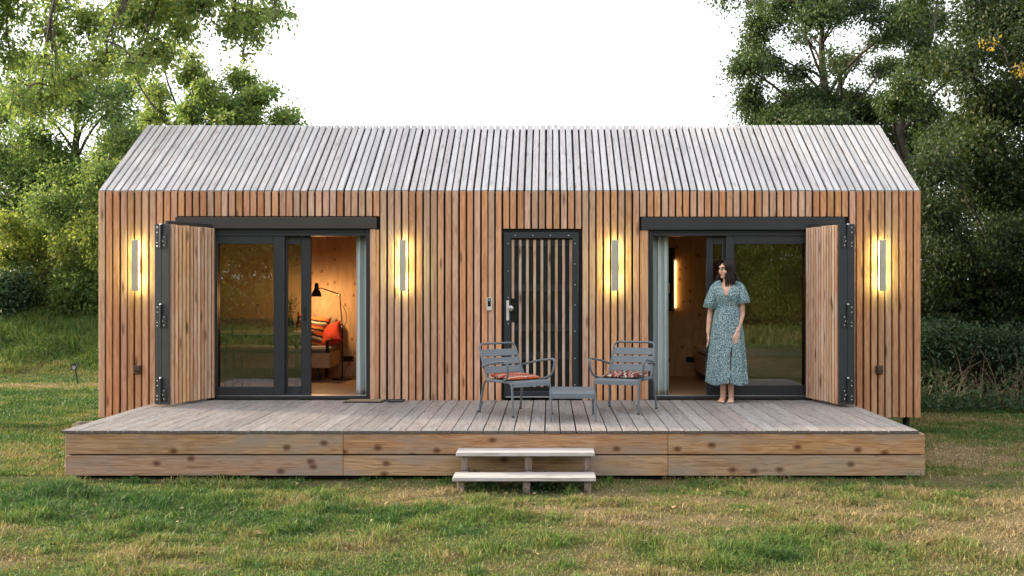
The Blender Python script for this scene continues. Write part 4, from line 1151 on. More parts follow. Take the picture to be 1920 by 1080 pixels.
# ------------------------------------------------------------------ the woman
def skin_mat():
    m, nt, out = new_mat("skin")
    b = nd(nt, "ShaderNodeBsdfPrincipled"); b.inputs["Roughness"].default_value = .5; b.inputs["Specular IOR Level"].default_value = .35
    b.inputs["Subsurface Weight"].default_value = .12; b.inputs["Subsurface Radius"].default_value = (.02, .008, .004); b.inputs["Subsurface Scale"].default_value = .3
    tc = nd(nt, "ShaderNodeTexCoord"); n = nd(nt, "ShaderNodeTexNoise"); n.inputs["Scale"].default_value = 18; n.inputs["Detail"].default_value = 4
    nt.links.new(tc.outputs["Object"], n.inputs["Vector"])
    r = ramp(nt, [(.35, (.55, .31, .22)), (.65, (.64, .39, .285))]); nt.links.new(n.outputs["Fac"], r.inputs[0]); nt.links.new(r.outputs[0], b.inputs["Base Color"])
    nt.links.new(b.outputs[0], out.inputs[0]); return m
def dress_mat():
    m, nt, out = new_mat("teal_speckled_cotton"); L_ = nt.links
    b = nd(nt, "ShaderNodeBsdfPrincipled"); b.inputs["Roughness"].default_value = .85; b.inputs["Specular IOR Level"].default_value = .2
    tc = nd(nt, "ShaderNodeTexCoord")
    def spots(scale, thr, seed):
        mp = nd(nt, "ShaderNodeMapping"); mp.inputs["Location"].default_value = (seed, seed * 2, seed * 3); L_.new(tc.outputs["Object"], mp.inputs[0])
        v = nd(nt, "ShaderNodeTexVoronoi"); v.inputs["Scale"].default_value = scale; L_.new(mp.outputs[0], v.inputs["Vector"])
        r = nd(nt, "ShaderNodeMapRange"); r.inputs["From Min"].default_value = thr + .08; r.inputs["From Max"].default_value = thr - .04; L_.new(v.outputs["Distance"], r.inputs[0])
        return r.outputs[0]
    c = mixc(nt, spots(88, .36, 2.0), (.092, .180, .205), (.034, .074, .098))
    c = mixc(nt, spots(92, .33, 0.7), c, (.58, .62, .59))
    L_.new(c, b.inputs["Base Color"]); L_.new(b.outputs[0], out.inputs[0]); return m
def hair_mat():
    m, nt, out = new_mat("dark_brown_hair")
    b = nd(nt, "ShaderNodeBsdfPrincipled"); b.inputs["Roughness"].default_value = .5; b.inputs["Specular IOR Level"].default_value = .25
    g = nd(nt, "ShaderNodeNewGeometry"); r = ramp(nt, [(0, (.008, .006, .006)), (1, (.022, .016, .014))]); nt.links.new(g.outputs["Random Per Island"], r.inputs[0]); nt.links.new(r.outputs[0], b.inputs["Base Color"])
    nt.links.new(b.outputs[0], out.inputs[0]); return m
M['skin'], M['dress'], M['hair'] = skin_mat(), dress_mat(), hair_mat()

WXp, WYp = 1362, 12.47
wom = thing("person", "barefoot woman in a long teal speckled dress looking left beside the right door", "person", ((WXp - 1030) * WYp / 2000, WYp, DECK_Z), R(-13))
HC = Vector((.002, -.005, 1.545)); YAW = Matrix.Rotation(R(-48), 4, 'Z') @ Matrix.Rotation(R(4), 4, 'X')
def H(p): return HC + YAW @ Vector(p)
body = MB()
def loft(mb, rings, n=28, cap=True):
    vs = []; fs = []
    for (cx, cy, z, rx, ry) in rings:
        for k in range(n):
            a = 2 * math.pi * k / n; ca, sa = math.cos(a), math.sin(a)
            e = 2 / 2.25
            vs.append((cx + rx * math.copysign(abs(ca) ** e, ca), cy + ry * math.copysign(abs(sa) ** e, sa), z))
    for i in range(len(rings) - 1):
        for k in range(n):
            k2 = (k + 1) % n; fs.append((i * n + k, i * n + k2, (i + 1) * n + k2, (i + 1) * n + k))
    if cap: fs += [tuple(reversed(range(n))), tuple((len(rings) - 1) * n + k for k in range(n))]
    mb.add(vs, fs)
loft(body, [(.012, 0, .84, .10, .08), (.012, .005, .90, .150, .10), (.012, .005, .96, .148, .10), (.012, 0, 1.05, .118, .085), (.012, 0, 1.10, .115, .082), (.012, -.005, 1.18, .128, .092),
            (.012, -.012, 1.25, .142, .103), (.012, -.002, 1.31, .152, .088), (.012, .004, 1.355, .140, .066), (.012, .008, 1.385, .085, .052), (.012, .010, 1.40, .05, .045)])
body.tube([(.012, .012, 1.36), (.008, .008, 1.42), (.004, .004, 1.50)], [.058, .047, .046], 16)
for s, kx, ax, ay in ((-1, -.055, -.040, .005), (1, .070, .052, -.005)):
    body.tube([(.012 + s * .078, 0, .90), (.012 + s * .076, -.012, .70), (kx, -.03, .49), (kx, -.012, .40), (kx * .95, .012, .33), (ax, .018, .19), (ax, .022, .085), (ax, .018, .045)],
              [.086, .074, .054, .050, .052, .037, .032, .032], 16)
    # foot: heel, arch, ball and five toes
    fx = -.012 if s < 0 else .006
    body.tube([(ax, .045, .034), (ax, .02, .038), (ax + fx * .4, -.04, .034), (ax + fx, -.105, .024), (ax + fx * 1.3, -.145, .018)], [.024, .034, .032, .031, .022], 14)
    for q in range(5):
        tx = ax + fx * 1.3 + (q - 2) * .0155 * 1.0
        big = q == (4 if s < 0 else 0); rr_ = .0125 if big else .0085
        yl = -.183 + abs((q - (4 if s < 0 else 0))) * .009
        body.tube([(ax + fx + (q - 2) * .012, -.115, .022), (tx, (yl - .115) / 2 - .012, .018), (tx, yl, .0115)], [rr_ * 1.1, rr_, rr_ * .85], 8)
def arm(s, shp, el, wr, hand_end, fw_):
    body.tube([(shp[0] * .72, shp[1], shp[2] + .006), shp, tuple(Vector(shp).lerp(Vector(el), .45)), el, tuple(Vector(el).lerp(Vector(wr), .3)), wr], [.036, .041, .038, .033, .034, .023], 14)
    d = (Vector(hand_end) - Vector(wr)).normalized(); wr = Vector(wr)
    fwv = Vector(fw_).normalized(); side = d.cross(fwv).normalized()       # fwv = across the palm towards the thumb
    palm_end = wr + d * .085
    for q in range(4):
        w = (q - 1.5) * .0175
        a = wr + fwv * w * .45; b2 = palm_end - fwv * w * 1.0 * -1 * 1.0 + d * (.004 if q in (1, 2) else -.004)
        body.tube([a, (a + b2) / 2, b2], [.014, .0145, .0115], 8)
        ln = (.062, .074, .080, .070)[q]
        cur = side * (.010 + .004 * q)
        body.tube([b2 - d * .01, b2 + d * ln * .5 + cur * .25, b2 + d * ln * .8 + cur * .8, b2 + d * ln + cur * 1.5], [.0095, .0085, .0078, .006], 8)
    a = wr + d * .022 + fwv * .014; b2 = a + d * .038 + fwv * .028
    body.tube([a, b2, b2 + d * .034 + fwv * .004 + side * .006], [.0125, .0105, .0075], 8)
arm(1, (.163, .0, 1.335), (.182, .012, 1.035), (.132, -.105, .825), (.112, -.135, .66), (-.75, -.66, .1))
arm(-1, (-.140, .0, 1.335), (-.190, .03, 1.03), (-.212, -.010, .80), (-.205, -.03, .62), (.25, -.95, .0))
# head
def hb(c, r, **k): body.ball(H(c), r, 18, 12, M=YAW.to_3x3().to_4x4(), **k)
hb((0, .010, .018), (.070, .088, .092)); hb((0, -.024, -.040), (.054, .058, .058)); hb((0, -.066, -.083), (.022, .020, .018)); hb((0, -.055, -.078), (.034, .03, .022))
for s in (-1, 1): hb((s * .034, -.055, -.022), (.027, .026, .026)); hb((s * .071, .012, -.008), (.008, .018, .028))
hb((0, -.074, .034), (.048, .014, .016)); hb((0, -.080, -.052), (.022, .014, .016))
body.tube([H((0, -.082, .022)), H((0, -.096, -.004)), H((0, -.108, -.022)), H((0, -.098, -.030))], [.007, .0085, .0115, .008], 10)
for s in (-1, 1): hb((s * .0105, -.094, -.026), (.0075, .009, .006))
bme = body.mesh("person_body", M['skin'])
bo_ = link("person_body", bme, wom)
rm_ = bo_.modifiers.new("remesh", 'REMESH'); rm_.mode = 'VOXEL'; rm_.voxel_size = .0048
sm_ = bo_.modifiers.new("smooth", 'SMOOTH'); sm_.factor = .5; sm_.iterations = 3
dg = bpy.context.evaluated_depsgraph_get()
nm = bpy.data.meshes.new_from_object(bo_.evaluated_get(dg)); bo_.modifiers.clear(); bo_.data = nm; nm.name = "person_body"
nm.polygons.foreach_set("use_smooth", [True] * len(nm.polygons))
if not nm.materials: nm.materials.append(M['skin'])
bo_.name = "body"
for s in (-1, 1):
    b = MB(); b.ball(H((s * .030, -.0745, .006)), (.0125, .0095, .008), 12, 8, M=YAW.to_3x3().to_4x4()); e_ = b.build("eye", plain("eye_white", (.62, .58, .55), .25), wom, smooth=True)
    b = MB(); b.ball(H((s * .030 + .001, -.0835, .0055)), (.0062, .003, .0066), 10, 6, M=YAW.to_3x3().to_4x4()); b.build("iris", plain("dark_iris", (.02, .012, .008), .2), e_, smooth=True)
    b = MB(); b.tube([H((s * .014, -.090, .024)), H((s * .032, -.088, .030)), H((s * .050, -.074, .025))], [.003, .0034, .002], 6); b.build("eyebrow", M['hair'], wom)
    b = MB(); b.tube([H((s * .018, -.084, .011)), H((s * .031, -.086, .0145)), H((s * .044, -.076, .010))], [.0018, .0024, .0018], 6); b.build("eyelash", M['hair'], wom)
b = MB(); b.tube([H((-.022, -.083, -.052)), H((-.008, -.0945, -.0485)), H((0, -.0955, -.0495)), H((.008, -.0945, -.0485)), H((.022, -.083, -.052))], [.001, .005, .0045, .005, .001], 8)
b.tube([H((-.021, -.083, -.0525)), H((0, -.0955, -.058)), H((.021, -.083, -.0525))], [.001, .0062, .001], 8); b.build("lips", plain("lips", (.42, .13, .11), .4), wom, smooth=True)
# hair
hr = MB(); rr = random.Random(12)
hr.ball(H((0, .014, .026)), (.076, .088, .092), 20, 12, M=(YAW @ Matrix.Rotation(R(-24), 4, 'X')).to_3x3().to_4x4())
for k in range(420):
    ph = R(rr.uniform(42, 318)); lay = rr.uniform(0, 1)
    front = abs(math.degrees(ph) - 180) > 105
    rx_, ry_, rz_ = .077 + .010 * lay, .094 + .008 * lay, .098 + .006 * lay
    dx, dy = math.sin(ph), -math.cos(ph)           # head-local heading away from the face
    y0 = rr.uniform(-.068, .05) if front else rr.uniform(-.02, .06)
    pts = []
    st = Vector((.004 * (1 if dx > 0 else -1), y0, 0))
    tt = rr.uniform(.0, .1)
    for i in range(7):
        th = (tt + (1 - tt) * i / 6) * math.pi / 2 * 1.04
        q = Vector((dx * rx_ * math.sin(th), dy * ry_ * math.sin(th), rz_ * math.cos(th)))
        q += Vector((0, (y0 * .9) * (1 - math.sin(th)) , 0)); q.z -= .14 * abs(y0) * (1 - math.sin(th))
        pts.append(H(q + Vector((0, .010, .020))))
    e = pts[-1]; out_ = Vector((e.x - HC.x, e.y - HC.y, 0)).normalized()
    zl = rr.uniform(1.34, 1.42); fl2 = rr.uniform(-.004, .024); wv = rr.uniform(0, 6.28)
    if rr.random() < .12: fl2 += rr.uniform(.015, .05); zl += rr.uniform(0, .04)
    for i in range(1, 7):
        f = i / 6
        p = e.lerp(Vector((e.x, e.y, zl)), f) + out_ * (fl2 * f ** 1.5 + .004 * math.sin(wv + 5 * f))
        if p.y < -.07: p.y = -.07
        pts.append(p)
    hr.tube(pts, [.0045] * 3 + [.006] * 8 + [.0045, .002], 4, cap=False)
hr.build("hair", M['hair'], wom, smooth='all', recalc=False)
# dress
DRM = M['dress']
def ring_pts(cx, cy, rx, ry, n, fold=0, z=0, ph=0):
    o = []
    for k in range(n):
        a = 2 * math.pi * k / n - math.pi / 2; ca, sa = math.cos(a), math.sin(a); e = 2 / 2.25
        f = 1 + fold * (.55 * math.sin(9 * a + ph) + .45 * math.sin(14 * a + 1.7 * ph + 1.1) + .3 * math.sin(5 * a + 2))
        o.append((cx + rx * f * math.copysign(abs(ca) ** e, ca), cy + ry * f * math.copysign(abs(sa) ** e, sa), z))
    return o
def grid_faces(nr, n, skip=None):
    fs = []
    for i in range(nr - 1):
        for k in range(n):
            if skip and skip(i, k): continue
            k2 = (k + 1) % n; fs.append((i * n + k, i * n + k2, (i + 1) * n + k2, (i + 1) * n + k))
    return fs
n = 112
keys = [(1.085, .129, .096, 0), (1.11, .128, .095, 0), (1.15, .136, .104, -.003), (1.20, .149, .116, -.008), (1.25, .158, .120, -.012), (1.30, .167, .106, -.006), (1.34, .168, .084, 0), (1.365, .150, .070, .004), (1.385, .110, .060, .008), (1.395, .075, .054, .010)]
kz = [k[0] for k in keys]; zs = np.linspace(1.085, 1.395, 44); vs = []
for z in zs:
    rx, ry, cy = [float(np.interp(z, kz, [k[q] for k in keys])) for q in (1, 2, 3)]
    g = .012 * math.exp(-((z - 1.09) / .05) ** 2) + .005
    vs += ring_pts(.012, cy, rx, ry, n, g, z, 2.0)
def vskip(i, k):
    p = [Vector(vs[j]) for j in (i * n + k, i * n + (k + 1) % n, (i + 1) * n + k)]; c_ = sum(p, Vector()) / 3
    return c_.y < .01 and c_.z > 1.222 and abs(c_.x - .002) < (c_.z - 1.222) * .42 + .001
b = MB(); b.add(vs, grid_faces(44, n, vskip)); dr = b.build("dress_bodice", DRM, wom, smooth='all', recalc=False)
md = dr.modifiers.new("thickness", 'SOLIDIFY'); md.thickness = .003
vs = []; nr = 46
for i in range(nr):
    t = i / (nr - 1); z = 1.10 + (.215 - 1.10) * t
    rx = .130 + .108 * t ** .62; ry = .097 + .078 * t ** .62
    hem = .012 * math.sin(3) * t ** 6
    rp2 = ring_pts(.012 - .006 * t, .0, rx, ry, n, .012 + .062 * t, z, 2.0 + .5 * t)
    vs += [(x, y, z + (.014 * math.sin(4 * math.atan2(y, x) + 1) * t ** 8)) for x, y, z in rp2]
def sskip(i, k):
    p = [Vector(vs[j]) for j in (i * n + k, i * n + (k + 1) % n, (i + 1) * n + k)]; c_ = sum(p, Vector()) / 3
    xs_ = .066 - .022 * (.64 - c_.z) / .42
    w = .008 * max(0, min(1, (.66 - c_.z) / .08)) * (1 if c_.z > .42 else max(.25, 1 - (.42 - c_.z) / .12))
    return c_.y < 0 and c_.z < .66 and abs(c_.x - xs_) < w
b = MB(); b.add(vs, grid_faces(nr, n, sskip)); dr = b.build("dress_skirt", DRM, wom, smooth='all', recalc=False)
md = dr.modifiers.new("thickness", 'SOLIDIFY'); md.thickness = .003
vs = []
for z, g in ((1.078, .0), (1.084, .004), (1.10, .005), (1.116, .004), (1.122, 0)): vs += ring_pts(.012, 0, .131 + g, .098 + g, n, .010, z, 2.0)
b = MB(); b.add(vs, grid_faces(5, n)); b.build("waist_tie", DRM, wom, smooth='all', recalc=False)
for s, pts in ((1, [(.085, -.002, 1.385), (.135, 0, 1.366), (.166, 0, 1.31), (.182, -.003, 1.23), (.194, -.008, 1.145)]), (-1, [(-.055, -.002, 1.385), (-.108, 0, 1.366), (-.138, 0, 1.31), (-.160, -.003, 1.21), (-.184, -.008, 1.09)])):
    b = MB(); pp = smooth_path(pts, .04, 4); m_ = len(pp); k_ = 30
    b.tube(pp, [.043 + .038 * (i / (m_ - 1)) ** 1.1 for i in range(m_)], k_, cap=False)
    for q in range(len(b.v)):
        i_, a = divmod(q, k_); f = (i_ / (m_ - 1)) ** 2; c0 = pp[i_]; v = Vector(b.v[q]) - c0
        b.v[q] = tuple(c0 + v * (1 + .10 * f * math.sin(5 * a * 2 * math.pi / k_ + s) + .05 * f * math.sin(9 * a * 2 * math.pi / k_)))
    sl_ = b.build("dress_sleeve", DRM, wom, smooth='all', recalc=True); md = sl_.modifiers.new("thickness", 'SOLIDIFY'); md.thickness = .003
for x in (-.118, .03):
    b = MB(); b.cbox(x - .012, x + .012, .105, .108, .165, 1.08, .001); b.build("tie_end", DRM, wom)
b = MB()
for q in range(24):
    a = 2 * math.pi * q / 24; b.ball((-.040 + .037 * math.cos(a), .021 + .037 * math.sin(a), .105 + .008 * math.sin(a + 1)), .0032, 6, 4)
b.build("anklet", M['brass'], wom)
# ------------------------------------------------------------------ trees and shrubs
HAZE = 0
NR = np.random.default_rng(11)
def leaves_np(P, D, size, asp=.55, fold=.25):
    """rhombic folded leaves at P pointing along D; returns V, F"""
    n = len(P)
    D = D / np.linalg.norm(D, axis=1, keepdims=True)
    U = NR.normal(size=(n, 3)) * .75; U[:, 2] += .75
    S = np.cross(D, U); S /= (np.linalg.norm(S, axis=1, keepdims=True) + 1e-9)
    Nn = np.cross(S, D)
    L = (size * NR.uniform(.65, 1.25, n))[:, None]
    tip = P + D * L; mid = P + D * L * .45
    a = mid + S * L * asp * .5 + Nn * L * fold * .25; b = mid - S * L * asp * .5 + Nn * L * fold * .25
    V = np.stack([P, a, tip, b], 1).reshape(-1, 3)
    i = np.arange(n) * 4
    F = np.stack([i, i + 1, i + 2, i, i + 2, i + 3], 1).reshape(-1, 3)
    return V, F
def bez_np(p0, p1, p2, t):
    t = t[:, None]; return p0 * (1 - t) ** 2 + p1 * 2 * t * (1 - t) + p2 * t * t
def grow(trunk, r0, clumps, nleaf, size, seed, sigma=.16, droop=.5, twigs=9, limbs=True, r_end=.02, dens_pow=.9, limb_r=.35, low=.75, pen=2.6):
    """trunk: list of points; clumps: (x, y, z, rx, ry, rz, weight). Returns bark MB, leaf V, leaf F"""
    global NR
    NR = np.random.default_rng(seed)
    mb = MB()
    T = [np.array(p, float) for p in trunk]
    tp = smooth_path(trunk, .6, 3)
    m_ = len(tp)
    mb.tube(tp, [r0 + (r_end * 2 - r0) * (i / (m_ - 1)) for i in range(m_)], 9)
    TP = np.array([tuple(p) for p in tp])
    wts = np.array([c[6] * (c[3] * c[4] * c[5]) ** (dens_pow * 2 / 3) for c in clumps]); wts = wts / wts.sum()
    PV, DV = [], []
    main = None
    for cl, wt in zip(clumps, wts):
        cx, cy, cz, rx, ry, rz, w = cl[:7]; sub = len(cl) > 7 and main is not None
        c = np.array([cx, cy, cz]); r = np.array([rx, ry, rz])
        d = np.linalg.norm(TP - c, axis=1) + pen * np.maximum(0, TP[:, 2] - (cz - low * np.linalg.norm((TP - c)[:, :2], axis=1)))
        j = int(np.argmin(d)); a = TP[j]
        ra = max(.022, (r0 + (r_end * 2 - r0) * (j / (m_ - 1))) * limb_r)
        if sub: a = main; ra = .016
        else: main = c; ra = min(ra, .085)
        dist = np.linalg.norm(c - a)
        ctrl = (a + c) / 2 + np.array([NR.normal() * .08 * dist, NR.normal() * .08 * dist, .16 * dist])
        if limbs:
            ts = np.linspace(0, 1, 7); pts = bez_np(a, ctrl, c, ts)
            mb.tube([tuple(p) for p in pts], [ra + (.012 - ra) * t for t in ts], 6, cap=False)
        nb = int(twigs + twigs * 1.4 * (rx * ry * rz) ** (1 / 3))
        q = NR.normal(size=(nb, 3)); q /= np.linalg.norm(q, axis=1, keepdims=True); q *= NR.uniform(.35, 1.0, (nb, 1)) ** .6
        E = c + q * r
        st = NR.uniform(.55, 1.0, nb); S0 = bez_np(a, ctrl, c, st)
        Cc = (S0 + E) / 2 + NR.normal(size=(nb, 3)) * .12 * r.mean() + np.array([0, 0, .12 * r.mean()])
        E2 = E + np.array([0, 0, -droop * .22]) * r.mean()
        for k in range(nb):
            ts = np.linspace(0, 1, 4); pts = bez_np(S0[k], Cc[k], E2[k], ts)
            mb.tube([tuple(p) for p in pts], [.012, .009, .006, .003], 3, cap=False)
        nl = max(10, int(nleaf * wt)); kb = NR.integers(0, nb, nl)
        t = NR.uniform(.30, 1.05, nl); tt = t[:, None]
        P = S0[kb] * (1 - tt) ** 2 + Cc[kb] * 2 * tt * (1 - tt) + E2[kb] * tt * tt
        sg = sigma * (.5 + .8 * r.mean() ** .5) * (.5 + .7 * t)
        P = P + np.clip(NR.normal(size=(nl, 3)), -1.7, 1.7) * sg[:, None] * np.array([1, 1, .75])
        D = (P - c) / (r + .01) * .35 + NR.normal(size=(nl, 3)) * .6 + np.array([0, 0, -droop * .6])
        PV.append(P); DV.append(D)
    P = np.concatenate(PV); D = np.concatenate(DV)
    P[:, 2] = np.maximum(P[:, 2], .05)
    V, F = leaves_np(P, D, size)
    return mb, V, F
def plant(name, label, cat, base, mat, group=None, wood_name="trunk", crown="crown", bark=None, **k):
    mb, V, F = grow(**k)
    b = np.array(base, float)
    t = thing(name, label, cat, base, group=group)
    mb.v = [tuple(np.array(p) - b) for p in mb.v]
    mb.build(wood_name, bark or M['bark'], t, smooth='all', recalc=False)
    link(crown, mesh_np(crown, V - b, F, mat), t)
    return t
def pc(px, py, Y, r, w=1.0, flat=.8, dy=0.0, depth=None):
    """a clump of foliage measured in the photograph at distance Y: centre, radii in metres"""
    s = Y / 2000
    return ((px - 1030) * s, Y + dy, EYE - (py - 533) * s, r * s, (depth or r) * s, r * s * flat, w)
def clump_set(Y, lst, seed, dz=1.6):
    q = random.Random(seed); out = []
    for (x, y, r, w) in lst:            # each mass breaks into a few uneven sprays
        d = q.uniform(-dz, dz)
        for k in range(3):
            a = q.uniform(0, 6.28); o = r * q.uniform(.25, .75)
            out.append(pc(x + o * math.cos(a), y + o * .8 * math.sin(a), Y + d + q.uniform(-.5, .5) * dz, r * q.uniform(.50, .80), w * q.uniform(.7, 1.3), q.uniform(.55, .95)) + (('sub',) if k else ()))
    return out

# big tree whose boughs hang into the top left corner
plant("overhanging_tree", "tall tree at the far left whose leafy boughs hang across the sky", "tree", (-12.6, 15.5, 0), M['leaf_left'],
      trunk=[(-12.6, 15.5, -.1), (-12.5, 15.4, 2.5), (-12.0, 15.2, 4.6), (-10.8, 15.0, 6.3), (-9.2, 14.8, 7.1), (-7.0, 14.8, 7.0), (-5.2, 14.8, 6.7), (-4.2, 14.8, 6.3)], r0=.30, pen=0.0, seed=3, nleaf=36000, size=.072, sigma=.12, droop=.8, twigs=8,
      clumps=clump_set(15, [(20, 70, 90, 1), (110, 40, 85, 1), (150, 120, 75, .9), (60, 160, 75, .8), (230, 40, 70, .9), (215, 110, 60, .7), (310, 30, 60, .9), (290, 95, 50, .55), (395, 15, 60, .9), (365, 60, 45, .6),
                              (470, 20, 55, 1.1), (515, 15, 35, .8), (445, 60, 38, .9), (480, 70, 26, .6), (462, 105, 18, .5), (130, -70, 110, 1), (330, -70, 110, 1), (-80, 40, 110, 1), (480, -60, 70, 1)], 5, 1.2))
plant("dense_tree", "large round dense green tree rising behind the left end of the cabin", "tree", (-12.4, 27.5, float(ground_z(-12.4, 27.5))), M['leaf_mass'],
      trunk=[(-12.4, 27.5, .9), (-12.4, 27.5, 3), (-12.1, 27.2, 5), (-11.8, 26.8, 7)], r0=.34, seed=8, nleaf=92000, size=.090, sigma=.20, droop=.5, twigs=9,
      clumps=clump_set(26.5, [(30, 215, 80, 1), (110, 205, 75, 1), (60, 300, 95, 1.3), (150, 300, 85, 1.3), (205, 250, 60, 1), (120, 380, 85, 1.2), (25, 385, 85, 1.2), (205, 340, 62, 1.1), (245, 265, 45, .8), (180, 185, 55, .6),
                              (235, 200, 45, .5), (265, 235, 30, .5), (55, 130, 65, .6), (125, 140, 55, .5), (225, 150, 45, .4), (75, 285, 70, 1.5), (110, 340, 70, 1.5), (40, 340, 70, 1.3), (170, 330, 60, 1.3), (-50, 300, 60, .8), (200, 390, 40, .7)], 6))
plant("spreading_tree", "lighter tree with a long leafy bough reaching over the left of the cabin ridge", "tree", (-7.5, 20.0, 0), M['leaf_left'],
      trunk=[(-7.5, 20.0, -.1), (-7.5, 20.0, 2.6), (-7.4, 19.9, 4.0), (-7.0, 19.8, 4.9), (-6.0, 19.8, 5.2)], r0=.16, seed=14, nleaf=22000, size=.078, sigma=.13, droop=.5, twigs=10,
      clumps=clump_set(19.5, [(352, 212, 28, 1), (392, 168, 26, 1), (432, 205, 30, 1.2), (452, 152, 22, .9), (484, 188, 30, 1.1), (512, 166, 17, .7), (528, 212, 26, 1), (552, 226, 13, .4), (405, 228, 28, 1), (372, 190, 20, .7), (470, 228, 26, 1), (345, 140, 34, .45),
                                (300, 175, 34, .5), (270, 120, 34, .4), (315, 105, 26, .35), (355, 120, 24, .4), (285, 215, 30, .6)], 7, .8))
plant("golden_shrub", "sunlit yellow green shrub below the dense tree on the left", "shrub", (-12.4, 25.6, float(ground_z(-12.4, 25.6))), M['leaf_gold'], wood_name="stems",
      trunk=[(-12.4, 25.6, .9), (-12.4, 25.6, 2.0), (-12.3, 25.6, 2.8)], r0=.09, seed=21, nleaf=40000, size=.085, sigma=.18, droop=.4, twigs=8,
      clumps=clump_set(25.5, [(40, 470, 60, 1), (110, 450, 55, 1), (20, 425, 40, .5), (80, 520, 50, 1), (160, 440, 38, .9), (165, 405, 26, .5), (140, 500, 45, 1), (175, 490, 30, .9)], 9))
plant("green_thicket", "dark leafy thicket against the left wall corner above the grassy bank", "shrub", (-11.0, 25.3, float(ground_z(-11.0, 25.3))), M['leaf_mass'], wood_name="stems",
      trunk=[(-11.0, 25.3, .8), (-11.0, 25.3, 1.4), (-10.9, 25.3, 1.9)], r0=.08, seed=25, nleaf=52000, size=.10, sigma=.22, droop=.4, twigs=8,
      clumps=clump_set(25.3, [(110, 560, 50, 1), (160, 545, 48, 1), (190, 560, 50, 1), (140, 580, 40, 1), (185, 590, 42, 1), (90, 580, 38, 1), (60, 555, 45, .9), (215, 580, 50, 1), (215, 500, 50, 1)], 10))
plant("bramble_bush", "rough olive bramble bush on the bank at the far left edge", "shrub", (-12.6, 24.6, float(ground_z(-12.6, 24.6))), M['leaf_hedge'], wood_name="stems",
      trunk=[(-12.6, 24.6, .7), (-12.6, 24.6, 1.1), (-12.5, 24.6, 1.4)], r0=.05, seed=28, nleaf=26000, size=.085, sigma=.20, droop=.4, twigs=8,
      clumps=clump_set(24.6, [(20, 580, 50, 1), (60, 595, 36, 1), (5, 625, 30, .9), (10, 545, 42, 1)], 12, .9))

# right side
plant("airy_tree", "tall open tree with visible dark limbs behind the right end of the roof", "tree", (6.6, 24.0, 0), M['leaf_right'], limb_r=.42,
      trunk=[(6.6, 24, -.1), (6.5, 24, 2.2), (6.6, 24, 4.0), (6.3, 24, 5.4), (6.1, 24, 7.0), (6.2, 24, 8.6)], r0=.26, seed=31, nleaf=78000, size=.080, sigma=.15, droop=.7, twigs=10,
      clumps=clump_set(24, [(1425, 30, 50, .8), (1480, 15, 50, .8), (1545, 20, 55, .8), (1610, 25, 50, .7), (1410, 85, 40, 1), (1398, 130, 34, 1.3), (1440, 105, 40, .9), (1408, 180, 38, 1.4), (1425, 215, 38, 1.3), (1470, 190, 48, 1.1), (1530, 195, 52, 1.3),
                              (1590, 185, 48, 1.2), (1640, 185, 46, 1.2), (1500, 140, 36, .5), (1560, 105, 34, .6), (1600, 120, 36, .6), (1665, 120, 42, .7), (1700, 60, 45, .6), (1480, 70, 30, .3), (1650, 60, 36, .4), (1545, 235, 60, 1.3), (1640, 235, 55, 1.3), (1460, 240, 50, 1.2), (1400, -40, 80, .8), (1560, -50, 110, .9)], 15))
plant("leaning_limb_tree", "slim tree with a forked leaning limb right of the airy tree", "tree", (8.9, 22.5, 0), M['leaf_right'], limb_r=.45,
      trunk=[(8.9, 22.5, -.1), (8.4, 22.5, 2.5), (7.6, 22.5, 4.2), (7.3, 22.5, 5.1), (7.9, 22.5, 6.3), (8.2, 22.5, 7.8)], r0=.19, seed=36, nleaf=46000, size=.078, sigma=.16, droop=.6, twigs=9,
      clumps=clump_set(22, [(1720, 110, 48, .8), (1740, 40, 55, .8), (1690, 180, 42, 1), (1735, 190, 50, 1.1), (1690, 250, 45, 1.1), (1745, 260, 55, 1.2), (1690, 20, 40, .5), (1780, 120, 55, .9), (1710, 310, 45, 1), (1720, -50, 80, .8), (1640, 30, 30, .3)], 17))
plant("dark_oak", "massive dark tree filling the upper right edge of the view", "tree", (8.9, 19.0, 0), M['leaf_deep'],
      trunk=[(8.9, 19, -.1), (8.8, 19, 2.0), (8.7, 18.8, 4.0), (8.6, 18.6, 6.2)], r0=.30, limb_r=.10, seed=41, nleaf=120000, size=.072, sigma=.17, droop=.55, twigs=10,
      clumps=clump_set(17.5, [(1830, 40, 85, 1), (1900, 60, 80, 1), (1800, 120, 70, 1), (1870, 160, 85, 1.1), (1940, 180, 90, 1), (1800, 220, 75, 1.1), (1880, 270, 90, 1.2), (1775, 300, 62, 1.1), (1840, 360, 85, 1.2), (1920, 370, 90, 1.2), (1765, 400, 62, 1.2),
                                (1830, 450, 80, 1.2), (1910, 470, 85, 1.2), (1765, 480, 58, 1.1), (1850, 540, 75, 1.1), (1925, 560, 70, 1.1), (1760, 550, 50, 1), (1990, 300, 100, 1), (1880, -60, 120, 1), (1990, 80, 110, 1)], 19, 1.3))
plant("autumn_sprig", "sprig of yellow autumn leaves at the upper right in front of the dark tree", "branch", (7.9, 17.3, 4.2), M['leaf_yellow'], wood_name="stem", crown="yellow_leaves",
      trunk=[(7.9, 17.3, 4.2), (7.5, 16.9, 4.7), (7.1, 16.4, 5.1), (6.9, 16.2, 5.4)], r0=.03, seed=44, nleaf=90, size=.055, sigma=.08, twigs=4, r_end=.004,
      clumps=[pc(1848, 84, 16.0, 14, 1), pc(1912, 128, 16.0, 15, 1.2)])
